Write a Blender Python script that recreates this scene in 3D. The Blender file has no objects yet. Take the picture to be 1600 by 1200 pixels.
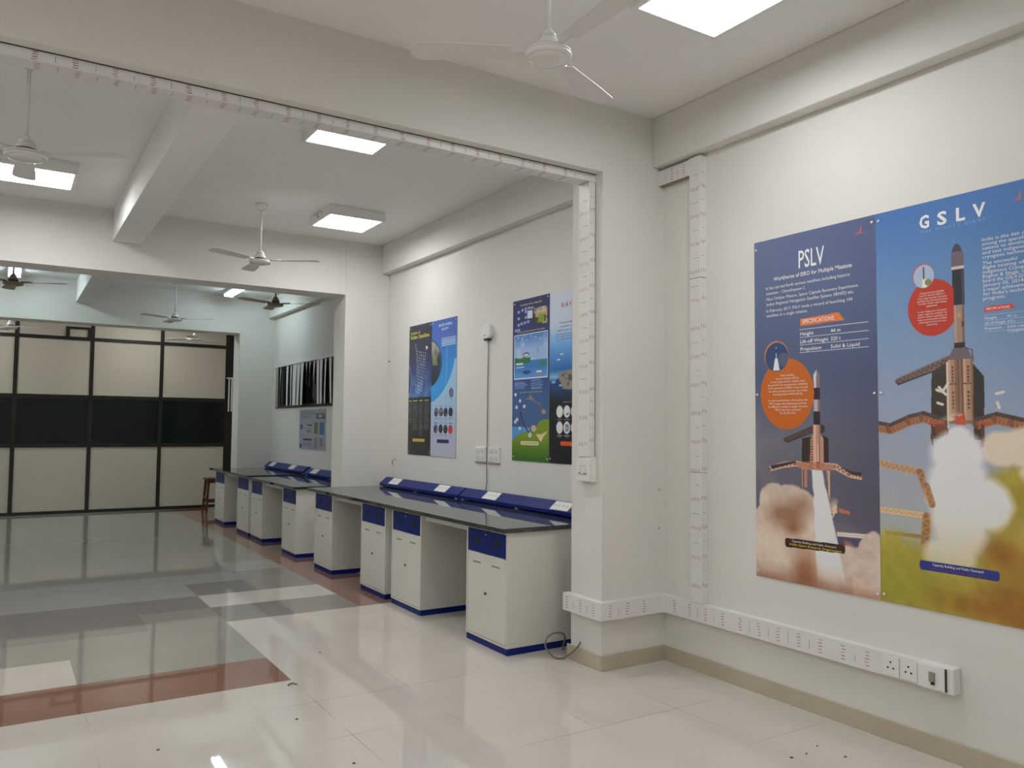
import bpy, math, random
import numpy as np
from mathutils import Matrix, Vector

# ------------------------------------------------------------ camera, world, exposure
scn = bpy.context.scene
COL = scn.collection
F_PX = 1251.4                                   # focal length in pixels of the 1600 px wide frame
YAW, PITCH, ROLL = 0.56447, 0.05439, 0.00889
fw = Vector((math.sin(YAW)*math.cos(PITCH), math.cos(YAW)*math.cos(PITCH), math.sin(PITCH)))
r0 = Vector((math.cos(YAW), -math.sin(YAW), 0)); u0 = r0.cross(fw)
rt = math.cos(ROLL)*r0 + math.sin(ROLL)*u0; up = -math.sin(ROLL)*r0 + math.cos(ROLL)*u0
cam = bpy.data.cameras.new('camera'); cam_o = bpy.data.objects.new('camera', cam); COL.objects.link(cam_o)
cam.sensor_fit = 'HORIZONTAL'; cam.sensor_width = 36.0; cam.lens = 36.0*F_PX/1600.0
cam.clip_start = .05; cam.clip_end = 100
mw = Matrix.Identity(4)
for i in range(3):
    mw[i][0] = rt[i]; mw[i][1] = up[i]; mw[i][2] = -fw[i]
mw[2][3] = 1.5
cam_o.matrix_world = mw
scn.camera = cam_o
w = bpy.data.worlds.new('world'); scn.world = w; w.use_nodes = True
w.node_tree.nodes['Background'].inputs[0].default_value = (.6, .65, .7, 1)
w.node_tree.nodes['Background'].inputs[1].default_value = .02
vs = scn.view_settings
vs.view_transform = 'Standard'; vs.look = 'None'; vs.exposure = 1.06; vs.gamma = 1.0; vs.use_curve_mapping = False
LED, TUBE = 11.6, 7.8                            # emission of LED panels / fluorescent tubes

# ------------------------------------------------------------ helpers
def s2l(c):
    c = np.asarray(c, float)/255.0
    return np.where(c <= .04045, c/12.92, ((c+.055)/1.055)**2.4)
def rgb(r, g, b): return tuple(s2l((r, g, b)))+(1.0,)

def tag(o, label=None, cat=None, group=None, kind=None):
    if label: o['label'] = label
    if cat: o['category'] = cat
    if group: o['group'] = group
    if kind: o['kind'] = kind
    return o
def empty(name, loc=(0, 0, 0), parent=None):
    o = bpy.data.objects.new(name, None); COL.objects.link(o); o.location = loc
    o.empty_display_size = .1
    if parent: o.parent = parent
    return o
def copy_tree(o, parent=None):
    c = o.copy(); COL.objects.link(c)
    if parent: c.parent = parent
    for ch in o.children: copy_tree(ch, c)
    return c

class M:
    """collects shapes; build() links them as one mesh object"""
    def __init__(s): s.v = []; s.f = []; s.m = []; s.sm = []
    def add(s, vs_, fs, mat=0, smooth=False):
        b = len(s.v); s.v += [tuple(p) for p in vs_]
        for f in fs: s.f.append([b+i for i in f]); s.m.append(mat); s.sm.append(smooth)
        return s
    def box(s, x0, x1, y0, y1, z0, z1, mat=0):
        x0, x1 = min(x0, x1), max(x0, x1); y0, y1 = min(y0, y1), max(y0, y1); z0, z1 = min(z0, z1), max(z0, z1)
        v = [(x0,y0,z0),(x1,y0,z0),(x1,y1,z0),(x0,y1,z0),(x0,y0,z1),(x1,y0,z1),(x1,y1,z1),(x0,y1,z1)]
        return s.add(v, [(3,2,1,0),(4,5,6,7),(0,1,5,4),(1,2,6,5),(2,3,7,6),(3,0,4,7)], mat)
    def prism(s, pts, axis, a0, a1, mat=0):
        """extrude a closed 2D outline along an axis; pts are the two other coordinates in order"""
        n = len(pts); v = []
        for a in (a0, a1):
            for p, q in pts:
                v.append({'x': (a, p, q), 'y': (p, a, q), 'z': (p, q, a)}[axis])
        f = [tuple(range(n))[::-1], tuple(range(n, 2*n))]
        for i in range(n): f.append((i, (i+1) % n, n+(i+1) % n, n+i))
        return s.add(v, f, mat)
    def lathe(s, c, prof, n=32, mat=0, axis='z', smooth=True):
        v = []; f = []
        for r, h in prof:
            for i in range(n):
                a = 2*math.pi*i/n; p = (r*math.cos(a), r*math.sin(a))
                if axis == 'z': v.append((c[0]+p[0], c[1]+p[1], c[2]+h))
                elif axis == 'x': v.append((c[0]+h, c[1]+p[0], c[2]+p[1]))
                else: v.append((c[0]+p[0], c[1]+h, c[2]+p[1]))
        k = len(prof)
        for j in range(k-1):
            for i in range(n): f.append((j*n+i, j*n+(i+1) % n, (j+1)*n+(i+1) % n, (j+1)*n+i))
        s.add(v, f, mat, smooth)
        b = len(s.v)-len(v)
        s.f.append([b+i for i in range(n)][::-1]); s.m.append(mat); s.sm.append(False)
        s.f.append([b+(k-1)*n+i for i in range(n)]); s.m.append(mat); s.sm.append(False)
        return s
    def tube(s, pts, r, n=8, mat=0):
        P = [Vector(p) for p in pts]; v = []; f = []
        ref = Vector((.31, .2, .93))
        for i, p in enumerate(P):
            t = (P[min(i+1, len(P)-1)]-P[max(i-1, 0)]).normalized()
            a = t.cross(ref)
            if a.length < .05: a = t.cross(Vector((1, 0, 0)))
            a.normalize(); b = t.cross(a)
            rr = r[i] if isinstance(r, (list, tuple)) else r
            for k in range(n):
                an = 2*math.pi*k/n; v.append(p+a*math.cos(an)*rr+b*math.sin(an)*rr)
        for i in range(len(P)-1):
            for k in range(n): f.append((i*n+k, i*n+(k+1) % n, (i+1)*n+(k+1) % n, (i+1)*n+k))
        f.append(tuple(range(n))[::-1]); f.append(tuple((len(P)-1)*n+k for k in range(n)))
        return s.add(v, f, mat, True)
    def build(s, name, mats, parent=None, bevel=0, seg=2, loc=None):
        me = bpy.data.meshes.new(name); me.from_pydata(s.v, [], s.f)
        if not isinstance(mats, (list, tuple)): mats = [mats]
        for m in mats: me.materials.append(m)
        me.polygons.foreach_set('material_index', s.m)
        me.polygons.foreach_set('use_smooth', s.sm)
        me.update()
        import bmesh
        b = bmesh.new(); b.from_mesh(me); bmesh.ops.recalc_face_normals(b, faces=b.faces); b.to_mesh(me); b.free()
        o = bpy.data.objects.new(name, me); COL.objects.link(o)
        if parent: o.parent = parent
        if loc: o.location = loc
        if bevel:
            md = o.modifiers.new('bevel', 'BEVEL'); md.width = bevel; md.segments = seg
            md.limit_method = 'ANGLE'; md.angle_limit = math.radians(40)
        return o

# ------------------------------------------------------------ materials
def mat(name, col, rough=.5, metal=0, spec=.5, noise=0, nscale=5, bump=0, bscale=60, emit=None, coat=0, col2=None, nrough=0):
    m = bpy.data.materials.new(name); m.use_nodes = True
    nt = m.node_tree; b = nt.nodes['Principled BSDF']
    b.inputs['Base Color'].default_value = col; b.inputs['Roughness'].default_value = rough
    b.inputs['Metallic'].default_value = metal; b.inputs['Specular IOR Level'].default_value = spec
    b.inputs['Coat Weight'].default_value = coat
    tc = nt.nodes.new('ShaderNodeTexCoord')
    if noise:
        n = nt.nodes.new('ShaderNodeTexNoise'); n.inputs['Scale'].default_value = nscale; n.inputs['Detail'].default_value = 5
        nt.links.new(tc.outputs['Object'], n.inputs['Vector'])
        mx = nt.nodes.new('ShaderNodeMix'); mx.data_type = 'RGBA'
        c2 = col2 or tuple(c*(1-noise) for c in col[:3])+(1,)
        mx.inputs[6].default_value = col; mx.inputs[7].default_value = c2
        rp = nt.nodes.new('ShaderNodeMapRange'); rp.inputs[1].default_value = .35; rp.inputs[2].default_value = .65
        nt.links.new(n.outputs['Fac'], rp.inputs[0])
        nt.links.new(rp.outputs[0], mx.inputs[0]); nt.links.new(mx.outputs[2], b.inputs['Base Color'])
    if bump:
        n2 = nt.nodes.new('ShaderNodeTexNoise'); n2.inputs['Scale'].default_value = bscale; n2.inputs['Detail'].default_value = 4
        nt.links.new(tc.outputs['Object'], n2.inputs['Vector'])
        bp = nt.nodes.new('ShaderNodeBump'); bp.inputs['Strength'].default_value = bump; bp.inputs['Distance'].default_value = .01
        nt.links.new(n2.outputs['Fac'], bp.inputs['Height']); nt.links.new(bp.outputs[0], b.inputs['Normal'])
    if emit:
        b.inputs['Emission Color'].default_value = emit[0]; b.inputs['Emission Strength'].default_value = emit[1]
    return m
WALL = mat('wall_paint', (.785, .765, .715, 1), .75, spec=.25, noise=.035, nscale=1.3, bump=.12, bscale=9)
CEIL = mat('ceiling_paint', (.90, .885, .86, 1), .8, spec=.2, noise=.03, nscale=1.1, bump=.08, bscale=7)
SKIRT = mat('skirting_tile', rgb(196, 184, 164), .3, noise=.08, nscale=4)
PVC = mat('white_pvc', (.80, .785, .76, 1), .35, noise=.02, nscale=9)
PVC2 = mat('white_plastic', (.82, .82, .80, 1), .3)
INK = mat('red_ink', rgb(190, 150, 148), .6)
INKD = mat('dark_ink', rgb(150, 122, 122), .6)
GAP = mat('dark_gap', rgb(45, 38, 30), .8)
FRAME = mat('black_frame', rgb(30, 27, 22), .35, noise=.3, nscale=3)
PANE = mat('beige_board', rgb(206, 198, 180), .42, noise=.05, nscale=.9, spec=.4)
DGLASS = mat('dark_glass', (.006, .010, .012, 1), .10, spec=.3)
CAB = mat('white_laminate', (.72, .705, .64, 1), .32, noise=.03, nscale=3)
BLUE = mat('blue_laminate', (.003, .018, .175, 1), .35, spec=.25, noise=.08, nscale=3)
BLUED = mat('blue_recess', rgb(6, 18, 58), .5)
SEAM = mat('grey_seam', rgb(150, 142, 128), .6)
GRANITE = mat('black_granite', (.020, .021, .020, 1), .02, spec=.9, noise=.6, nscale=60, col2=(.05, .052, .05, 1))
FAN = mat('fan_enamel', (.86, .84, .81, 1), .22, coat=.5)
FANBR = mat('fan_brown_enamel', rgb(140, 122, 108), .35)
CHROME = mat('steel', (.6, .58, .55, 1), .25, metal=1)
DARKM = mat('dark_metal', (.05, .05, .05, 1), .4, metal=.5)
LEDM = mat('led_diffuser', (.9, .9, .9, 1), .5, emit=((.965, .98, 1.0, 1), LED))
TUBEM = mat('tube_glow', (.9, .9, .9, 1), .5, emit=((.76, .95, 1.0, 1), TUBE*1.75))
TUBEM2 = mat('dim_tube_glow', (.9, .9, .9, 1), .5, emit=((.76, .95, 1.0, 1), TUBE*1.45))  # right fitting emits less, so the lengthwise beam's shadow shows
WOOD = mat('stool_wood', rgb(96, 60, 32), .45, noise=.35, nscale=14)
BLADE = mat('fan_blade_enamel', (.80, .785, .76, 1), .6, spec=.3)
BLIND = mat('blind_fabric', (.78, .77, .74, 1), .7)
CABLE = mat('grey_cable', rgb(120, 114, 106), .5)
BAG = mat('pale_cloth', (.7, .68, .62, 1), .8, bump=.4, bscale=30)
DEBRIS = mat('dark_debris', rgb(96, 84, 66), .9)
def tile_mat(name, col, yoff, rough=.05, joint=.6, noise=.05, col2=None):
    m = mat(name, col, rough, spec=.62, noise=noise, nscale=2.2, col2=col2)
    nt = m.node_tree; b = nt.nodes['Principled BSDF']
    src = b.inputs['Base Color'].links[0].from_socket
    tc = [n for n in nt.nodes if n.type == 'TEX_COORD'][0]
    sp = nt.nodes.new('ShaderNodeSeparateXYZ'); nt.links.new(tc.outputs['Object'], sp.inputs[0])
    outs = []
    for ax, off, per in ((0, .41, .54), (1, yoff, .5437)):
        a = nt.nodes.new('ShaderNodeMath'); a.operation = 'SUBTRACT'; a.inputs[1].default_value = off-20*per-per/2
        nt.links.new(sp.outputs[ax], a.inputs[0])
        d = nt.nodes.new('ShaderNodeMath'); d.operation = 'DIVIDE'; d.inputs[1].default_value = per; nt.links.new(a.outputs[0], d.inputs[0])
        fr = nt.nodes.new('ShaderNodeMath'); fr.operation = 'FRACT'; nt.links.new(d.outputs[0], fr.inputs[0])
        sb = nt.nodes.new('ShaderNodeMath'); sb.operation = 'SUBTRACT'; sb.inputs[1].default_value = .5; nt.links.new(fr.outputs[0], sb.inputs[0])
        ab = nt.nodes.new('ShaderNodeMath'); ab.operation = 'ABSOLUTE'; nt.links.new(sb.outputs[0], ab.inputs[0])
        lt = nt.nodes.new('ShaderNodeMath'); lt.operation = 'LESS_THAN'; lt.inputs[1].default_value = .0026; nt.links.new(ab.outputs[0], lt.inputs[0])
        outs.append(lt)
    mxm = nt.nodes.new('ShaderNodeMath'); mxm.operation = 'MAXIMUM'
    nt.links.new(outs[0].outputs[0], mxm.inputs[0]); nt.links.new(outs[1].outputs[0], mxm.inputs[1])
    # joints are worn: only stretches of them show
    nz = nt.nodes.new('ShaderNodeTexNoise'); nz.inputs['Scale'].default_value = 1.7; nt.links.new(tc.outputs['Object'], nz.inputs['Vector'])
    rp = nt.nodes.new('ShaderNodeMapRange'); rp.inputs[1].default_value = .45; rp.inputs[2].default_value = .62; rp.inputs[4].default_value = joint
    nt.links.new(nz.outputs['Fac'], rp.inputs[0])
    mu = nt.nodes.new('ShaderNodeMath'); mu.operation = 'MULTIPLY'; nt.links.new(mxm.outputs[0], mu.inputs[0]); nt.links.new(rp.outputs[0], mu.inputs[1])
    mx = nt.nodes.new('ShaderNodeMix'); mx.data_type = 'RGBA'; mx.inputs[7].default_value = (.12, .10, .08, 1)
    nt.links.new(mu.outputs[0], mx.inputs[0]); nt.links.new(src, mx.inputs[6]); nt.links.new(mx.outputs[2], b.inputs['Base Color'])
    return m
CREAM_N = tile_mat('cream_tile_front', (.67, .615, .545, 1), 4.32, .025, .75, .06)
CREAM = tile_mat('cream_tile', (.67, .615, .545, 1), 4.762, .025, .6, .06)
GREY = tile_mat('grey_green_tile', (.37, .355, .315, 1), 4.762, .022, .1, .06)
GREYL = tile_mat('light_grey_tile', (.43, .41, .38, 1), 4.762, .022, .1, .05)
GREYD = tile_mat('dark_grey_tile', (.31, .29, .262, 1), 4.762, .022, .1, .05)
RED = tile_mat('red_granite_tile', (.30, .165, .125, 1), 4.762, .022, .3, .12)

# ------------------------------------------------------------ the setting
XR, XP, XL0, XRB = 3.70, 3.178, -3.2, 3.605
ZC = 3.575
Y0, Y1, Y1b, Y2, Y2b, Y3, Y3b, Y4 = -3.2, 3.955, 4.272, 8.515, 8.86, 13.167, 13.553, 15.363
def struct(o, cat=None): o['kind'] = 'structure'; return o

# floor: one slab of polished tiles, each tile colour where the photo has it
fm = M()
xe = [XL0, -2.83, -2.29, -1.75, -1.21, -.67, -.13, .41, .95, 1.49, 2.03, 2.57, 3.11, XR]
ye = [Y0, 4.762, 5.300, 5.87, 6.40, 6.96, 7.48, 8.06, 8.55, 9.12, 9.66, 10.2, 10.74, 11.29, 11.83, 12.38, 12.92, 13.46, 14.01, 14.75, Y4]
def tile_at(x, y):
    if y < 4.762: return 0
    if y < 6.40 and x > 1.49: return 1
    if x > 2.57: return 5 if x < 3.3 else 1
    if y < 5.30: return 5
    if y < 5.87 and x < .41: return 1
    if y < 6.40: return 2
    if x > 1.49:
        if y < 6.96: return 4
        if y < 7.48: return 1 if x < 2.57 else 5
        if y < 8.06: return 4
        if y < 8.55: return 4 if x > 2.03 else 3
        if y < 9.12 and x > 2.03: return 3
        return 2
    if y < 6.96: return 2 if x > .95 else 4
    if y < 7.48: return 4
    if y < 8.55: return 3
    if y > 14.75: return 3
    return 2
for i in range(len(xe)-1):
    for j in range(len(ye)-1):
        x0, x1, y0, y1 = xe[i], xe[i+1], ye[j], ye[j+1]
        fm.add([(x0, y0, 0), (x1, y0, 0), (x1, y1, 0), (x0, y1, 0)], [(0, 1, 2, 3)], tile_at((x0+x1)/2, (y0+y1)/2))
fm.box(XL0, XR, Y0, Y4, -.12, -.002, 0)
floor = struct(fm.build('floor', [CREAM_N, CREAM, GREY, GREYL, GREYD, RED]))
struct(M().box(XL0-.1, XR+.1, Y0-.1, Y4+.6, ZC, ZC+.12).build('ceiling', CEIL))
# right wall has the high window of the third bay
WY0, WY1, WZ0, WZ1 = 10.05, 12.93, 1.79, 2.43
wr = M()
wr.box(XR, XR+.2, Y0, WY0, 0, ZC); wr.box(XR, XR+.2, WY1, Y4+.6, 0, ZC)
wr.box(XR, XR+.2, WY0, WY1, 0, WZ0); wr.box(XR, XR+.2, WY0, WY1, WZ1, ZC)
struct(wr.build('wall_right', WALL))
struct(M().box(XL0-.2, XL0, Y0, Y4+.6, 0, ZC).build('wall_left', WALL))
struct(M().box(XL0-.2, XR+.2, Y0-.2, Y0, 0, ZC).build('wall_front', WALL))
struct(M().box(XL0-.2, XR+.2, Y4+.5, Y4+.6, 0, ZC).build('wall_back', WALL))
# cross beams on columns
def portal(n, ya, yb, zb, xp, step):
    m = M(); m.box(XL0, XR, ya, yb, zb, ZC)
    struct(m.build('trim_%d' % n, WALL))
    c = M(); c.box(xp, XR, ya-step, yb, 0, ZC if step else zb)
    c.box(XL0, XL0+.5, ya, yb, 0, zb)
    struct(c.build('trim_%d' % (n+1), WALL, bevel=.004 if step else 0))
portal(1, Y1, Y1b, 3.141, XP, 0)
portal(3, Y2, Y2b, 2.968, 3.177, .006)
portal(5, Y3, Y3b, 2.976, 3.157, 0)
# shallow beam along the right wall in every bay, and the lengthwise beam of bays two and three
for n, (a, b) in zip((7, 8, 9, 10), ((Y0, Y1), (Y1b, Y2-.006), (Y2b, Y3), (Y3b, Y4))):
    struct(M().box(XRB, XR, a, b, 3.247, ZC).build('trim_%d' % n, WALL, bevel=.006))
for n, (a, b) in zip((11, 12), ((Y1b, Y2), (Y2b, Y3))):
    struct(M().box(.822, 1.075, a, b, 3.262, ZC).build('trim_%d' % n, CEIL, bevel=.004))
# skirting
sk = M(); t = .012
sk.box(XR-t, XR, Y0, Y1, 0, .095)
struct(sk.build('baseboard_right', SKIRT, bevel=.002))
sk = M(); sk.box(XP-t, XR-t-.001, Y1-t, Y1, 0, .095); sk.box(XP-t, XP, Y1, Y1b+.03, 0, .095)
struct(sk.build('baseboard_column', SKIRT, bevel=.002))
sk = M(); sk.box(XR-t, XR, Y1b, Y2-.006, 0, .095); sk.box(XR-t, XR, Y2b, Y3, 0, .095)
sk.box(3.177-t, XR-t, Y2-.006-t, Y2-.006, 0, .095); sk.box(3.177-t, 3.177, Y2-.006, Y2b, 0, .095)
struct(sk.build('baseboard_bays', SKIRT, bevel=.002))
sk = M(); sk.box(XL0, XL0+t, Y0, Y1, 0, .095); sk.box(XL0+t, XR-t, Y0, Y0+t, 0, .095)
struct(sk.build('baseboard_left', SKIRT, bevel=.002))

# glazed partition closing the far end
part = empty('window_1', (0, Y4, 0)); struct(part)
posts = [-3.18, -2.07, -.97, .13, 1.235, 2.342, 3.44]
fr = M(); fy0, fy1 = 0, .06
for x in posts[:-1]: fr.box(x-.03, x+.03, fy0, fy1, 0, ZC)
fr.box(3.44, 3.70, fy0, fy1, 0, ZC)
for a, b in ((2.915, 2.972), (1.914, 1.986), (1.104, 1.165), (0, .05), (ZC-.05, ZC)): fr.box(XL0, 3.44, fy0+.003, fy1-.003, a, b)
fr.build('frame', FRAME, part)
fr = M()                                                # small ventilator sash in the transom row
fr.box(.83, .885, -.012, .05, 2.972, 3.14); fr.box(1.16, 1.205, -.012, .05, 2.972, 3.14); fr.box(.885, 1.16, -.012, .05, 3.105, 3.14)
fr.build('ventilator_sash', FRAME, part)
for i in range(6):
    x0, x1 = posts[i]+(.03), posts[i+1]-(.03 if i < 5 else 0)
    M().box(x0, x1, .02, .035, .05, 1.104).build('board_pane', PANE, part)
    M().box(x0, x1, .02, .035, 1.165, 1.914).build('dark_pane', DGLASS, part)
    M().box(x0, x1, .02, .035, 1.986, 2.915).build('board_pane', PANE, part)
    M().box(x0, x1, .02, .035, 2.972, ZC-.05).build('board_pane', PANE, part)
# high window behind the vertical blind in bay three
win = empty('window_2', (XR, (WY0+WY1)/2, WZ0)); struct(win)
wm = M(); hy = (WY1-WY0)/2; hz = WZ1-WZ0
wm.box(.02, .07, -hy, hy, 0, .035); wm.box(.02, .07, -hy, hy, hz-.035, hz)
for y in (-hy, -.02, hy-.04): wm.box(.02, .07, y, y+.04, .035, hz-.035)
wm.build('window_frame', FRAME, win)
M().box(.04, .05, -hy+.04, hy-.04, .035, hz-.035).build('pane', DGLASS, win)
M().box(-.012, .15, -hy-.02, hy+.02, -.02, 0).build('window_sill', FRAME, win)
M().box(.19, .2, -hy, hy, 0, hz).build('night_outside', DGLASS, win)

# ------------------------------------------------------------ lights
def led_panel(x, y, s, label, clips=True):
    t_ = tag(empty('ceiling_light', (x, y, ZC)), label, 'ceiling light', 'square surface panel lights')
    h = s/2
    hm = M()
    hm.box(-h-.03, h+.03, -h-.03, h+.03, -.022, -.001)
    for a in ((-h-.03, -h, -h-.03, h+.03), (h, h+.03, -h-.03, h+.03), (-h, h, -h-.03, -h), (-h, h, h, h+.03)): hm.box(*a, -.092, -.022)
    hm.build('housing', PVC2, t_, bevel=.003)
    M().box(-h, h, -h, h, -.088, -.078).build('diffuser', LEDM, t_)
    if clips:
        c = M(); pts = [(-h-.045+.022*math.cos(a*.7), -h*.2+.012*a-.06, -.055+.022*math.sin(a*.7)) for a in range(14)]
        c.tube(pts, .004, 6); c.build('spring_clip', CHROME, t_)
    return t_
led_panel(2.715, 2.55, .50, 'big bright square light panel at the top edge, above the rocket posters')
led_panel(1.955, 5.17, .49, 'square light panel half hidden behind the trunked beam, clip at its left')
led_panel(2.775, 7.44, .51, 'square light panel farthest from camera, in the second bay near right wall')
led_panel(.155, 7.44, .50, 'square light panel partly behind the ceiling fan at the left edge')
led_panel(.3, 1.2, .50, 'added unseen square light panel over the middle of the front bay')  # this panel and those just below are out of view, added for ambient light
led_panel(-1.9, 2.55, .50, 'added unseen square light panel in the front bay, far left of the camera')
led_panel(2.2, -1.4, .50, 'added unseen square light panel behind the camera, right side')
led_panel(-1.2, -1.4, .50, 'added unseen square light panel behind the camera, left side')
led_panel(-1.9, 5.17, .50, 'added unseen square light panel in the second bay, near the left wall, near row')  # left-wall pair added beyond the view to raise the room's light
led_panel(-1.9, 7.44, .50, 'added unseen square light panel in the second bay, near the left wall, far row')
def tube_light(x, y, L, label, glow=TUBEM):
    t_ = tag(empty('tube_light', (x, y, ZC)), label, 'tube light', 'twin tube lights in the third bay')
    M().box(-.075, .075, -L/2, L/2, -.05, -.001).build('housing', PVC2, t_, bevel=.003)
    for sx in (-.042, .042):
        M().lathe((sx, 0, -.068), [(.014, -L/2+.02), (.014, L/2-.02)], 14, axis='y').build('tube', glow, t_)
    for sy in (-1, 1): M().box(-.075, .075, sy*L/2-.02, sy*L/2+.02, -.09, -.001).build('end_cap', PVC2, t_, bevel=.004)
    return t_
tube_light(.05, 12.2, 1.2, 'twin tube light at the left edge, above a dark ceiling fan')
tube_light(2.88, 12.2, 1.2, 'twin tube light near the right wall in the third bay', TUBEM2)
tube_light(-2.3, 12.2, 1.2, 'added twin tube light in the third bay, unseen beyond the left frame edge')  # out-of-view fitting, added so the room is lit
led_panel(2.0, 14.3, .45, 'added square light panel hidden behind the last beam, brightening the far partition')  # added to brighten the far panes; the beam hides it
led_panel(-.6, 14.3, .45, 'added square light panel behind the last beam, unseen beyond the left frame edge')  # second added panel for the far panes, out of view

# ------------------------------------------------------------ ceiling fans
def ceiling_fan(x, y, zb, rot, label, body=FAN, R=.56, k=1.0):
    t_ = tag(empty('ceiling_fan', (x, y, ZC)), label, 'ceiling fan', 'ceiling fans')
    t_.rotation_euler.z = rot
    d = ZC-zb
    M().lathe((0, 0, 0), [(.055, -.001), (.055, -.02), (.03, -.055), (.014, -.06)], 24).build('canopy', body, t_)
    rod_end = -(d-.14)
    M().lathe((0, 0, 0), [(.010, -.02), (.010, rod_end-.01)], 12).build('down_rod', body, t_)
    c = M(); z = rod_end
    c.lathe((0, 0, z), [(.014, .0), (.020, -.008), (.032*k, -.022), (.036*k, -.034), (.030*k, -.036), (.042*k, -.046), (.050*k, -.062), (.052*k, -.075)], 28)
    c.build('yoke_cover', body, t_)
    b = M()
    b.lathe((0, 0, z-.075), [(.045*k, 0), (.047*k, -.014)], 28, mat=1)
    b.lathe((0, 0, z-.087), [(.050*k, 0), (.082*k, -.005), (.0965*k, -.011), (.0985*k, -.015), (.0985*k, -.018), (.0935*k, -.020), (.0935*k, -.022), (.0985*k, -.024), (.0985*k, -.030), (.094*k, -.036), (.084*k, -.040), (.0825*k, -.0385), (.0805*k, -.041), (.060*k, -.047), (.03*k, -.050), (.001, -.051)], 48)
    b.build('motor', [body, DARKM], t_)
    for i in range(3):
        a = 2*math.pi*i/3; bl = M(); zc = z-.097
        n = 14; v = []; f = []
        for j in range(n+1):
            s_ = j/n; rr = .15+(R-.15)*s_
            wd = .042+.022*math.sin(math.pi*min(1, s_*1.05)*.5) if s_ < .94 else .062-.03*((s_-.94)/.06)**2
            tw = .16*(1-.5*s_)
            for sgn, th in ((-1, .0015), (1, .0015), (1, -.0015), (-1, -.0015)):
                lx, ly, lz = rr, sgn*wd*math.cos(tw), sgn*wd*math.sin(tw)+th
                v.append((lx*math.cos(a)-ly*math.sin(a), lx*math.sin(a)+ly*math.cos(a), zc+lz))
        for j in range(n):
            for q in range(4): f.append((j*4+q, j*4+(q+1) % 4, (j+1)*4+(q+1) % 4, (j+1)*4+q))
        f += [(3, 2, 1, 0), tuple(n*4+q for q in range(4))]
        bl.add(v, f, 0, False)
        ir = [(.085, 0), (.13, 0), (.19, 0)]
        bl.tube([(q*math.cos(a), q*math.sin(a), zc+.004) for q, _ in ir], [.012, .010, .008], 8)
        bl.build('blade', BLADE if body is FAN else body, t_)
    return t_
def deg(d): return math.radians(d)
ceiling_fan(1.818, 2.62, 2.985, deg(28), 'white ceiling fan nearest the camera, beside the biggest light panel')
ceiling_fan(.05, 5.25, 2.985, deg(-30), 'white ceiling fan at the left edge, in front of a lit panel', k=1.12)
ceiling_fan(1.97, 7.53, 2.995, deg(-32), 'white ceiling fan hanging in the second bay, left of the farthest light panel')
ceiling_fan(.03, 10.3, 3.0, deg(-25), 'brownish ceiling fan at the left edge, below a glowing tube light', body=FANBR)
ceiling_fan(2.02, 12.25, 2.975, deg(-28), 'grey-looking ceiling fan with long rod in the middle of the third bay')
ceiling_fan(2.86, 10.15, 3.0, deg(-35), 'brown ceiling fan in the third bay, near the right wall', body=FANBR)
ceiling_fan(.03, 14.1, 2.9, deg(-20), 'white ceiling fan before the far partition, at the left edge', k=.95)
ceiling_fan(2.66, 14.2, 2.9, deg(12), 'white ceiling fan before the far partition, near its right end', k=.95)

# ------------------------------------------------------------ printed cable trunking
rnd = random.Random(4)
def ticks(m, horiz, plane, p, a0, a1, c0, c1, pitch=.18, sd=0, mi=1, md=2, fdir=-1):
    """rows of small slanted strokes printed on a trunk face.
    plane: axis of the face normal ('x','y','z'), p its coordinate; a runs along the trunk, c across it"""
    def put(a, b, c, d, m_):
        e = .0006*fdir
        if plane == 'x': (m.box(p, p+e, a, b, c, d, m_) if horiz == 'y' else m.box(p, p+e, c, d, a, b, m_))
        elif plane == 'y': (m.box(a, b, p, p+e, c, d, m_) if horiz == 'x' else m.box(c, d, p, p+e, a, b, m_))
        else: m.box(a, b, c, d, p, p+e, m_)
    a = a0+pitch*(.3+.2*rnd.random())
    while a < a1-.03:
        wv = (c1-c0); n = 5 if wv > .06 else (4 if wv > .042 else 3)
        for k in range(n):
            cc = c0+wv*(.12+.76*k/(n-1)); ja = rnd.uniform(-.004, .004)
            put(a+ja-.011, a+ja+.011, cc-.0022, cc+.0022, mi if rnd.random() < .75 else md)
        g = a+pitch*.5
        if g < a1-.02 and rnd.random() < .8:
            put(g-.0012, g+.0012, c0+wv*.15, c0+wv*(.5+.4*rnd.random()), md if rnd.random() < .5 else 3)
        a += pitch
TM = [PVC, INK, INKD, SEAM, GAP]
# under the near beam
m = M(); m.box(XL0, XP-.001, 4.03, 4.14, 3.09, 3.1405)
ticks(m, 'x', 'y', 4.03, XL0, XP-.1, 3.092, 3.136, .16)
ticks(m, 'x', 'z', 3.09, XL0, XP-.15, 4.045, 4.125, .16)
m.box(XL0, XP-.001, 4.026, 4.030, 3.137, 3.1408, 4)
tag(m.build('cable_trunking', TM, bevel=0), 'white printed cable trunking along the underside of the nearest ceiling beam', 'cable trunking')
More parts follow.
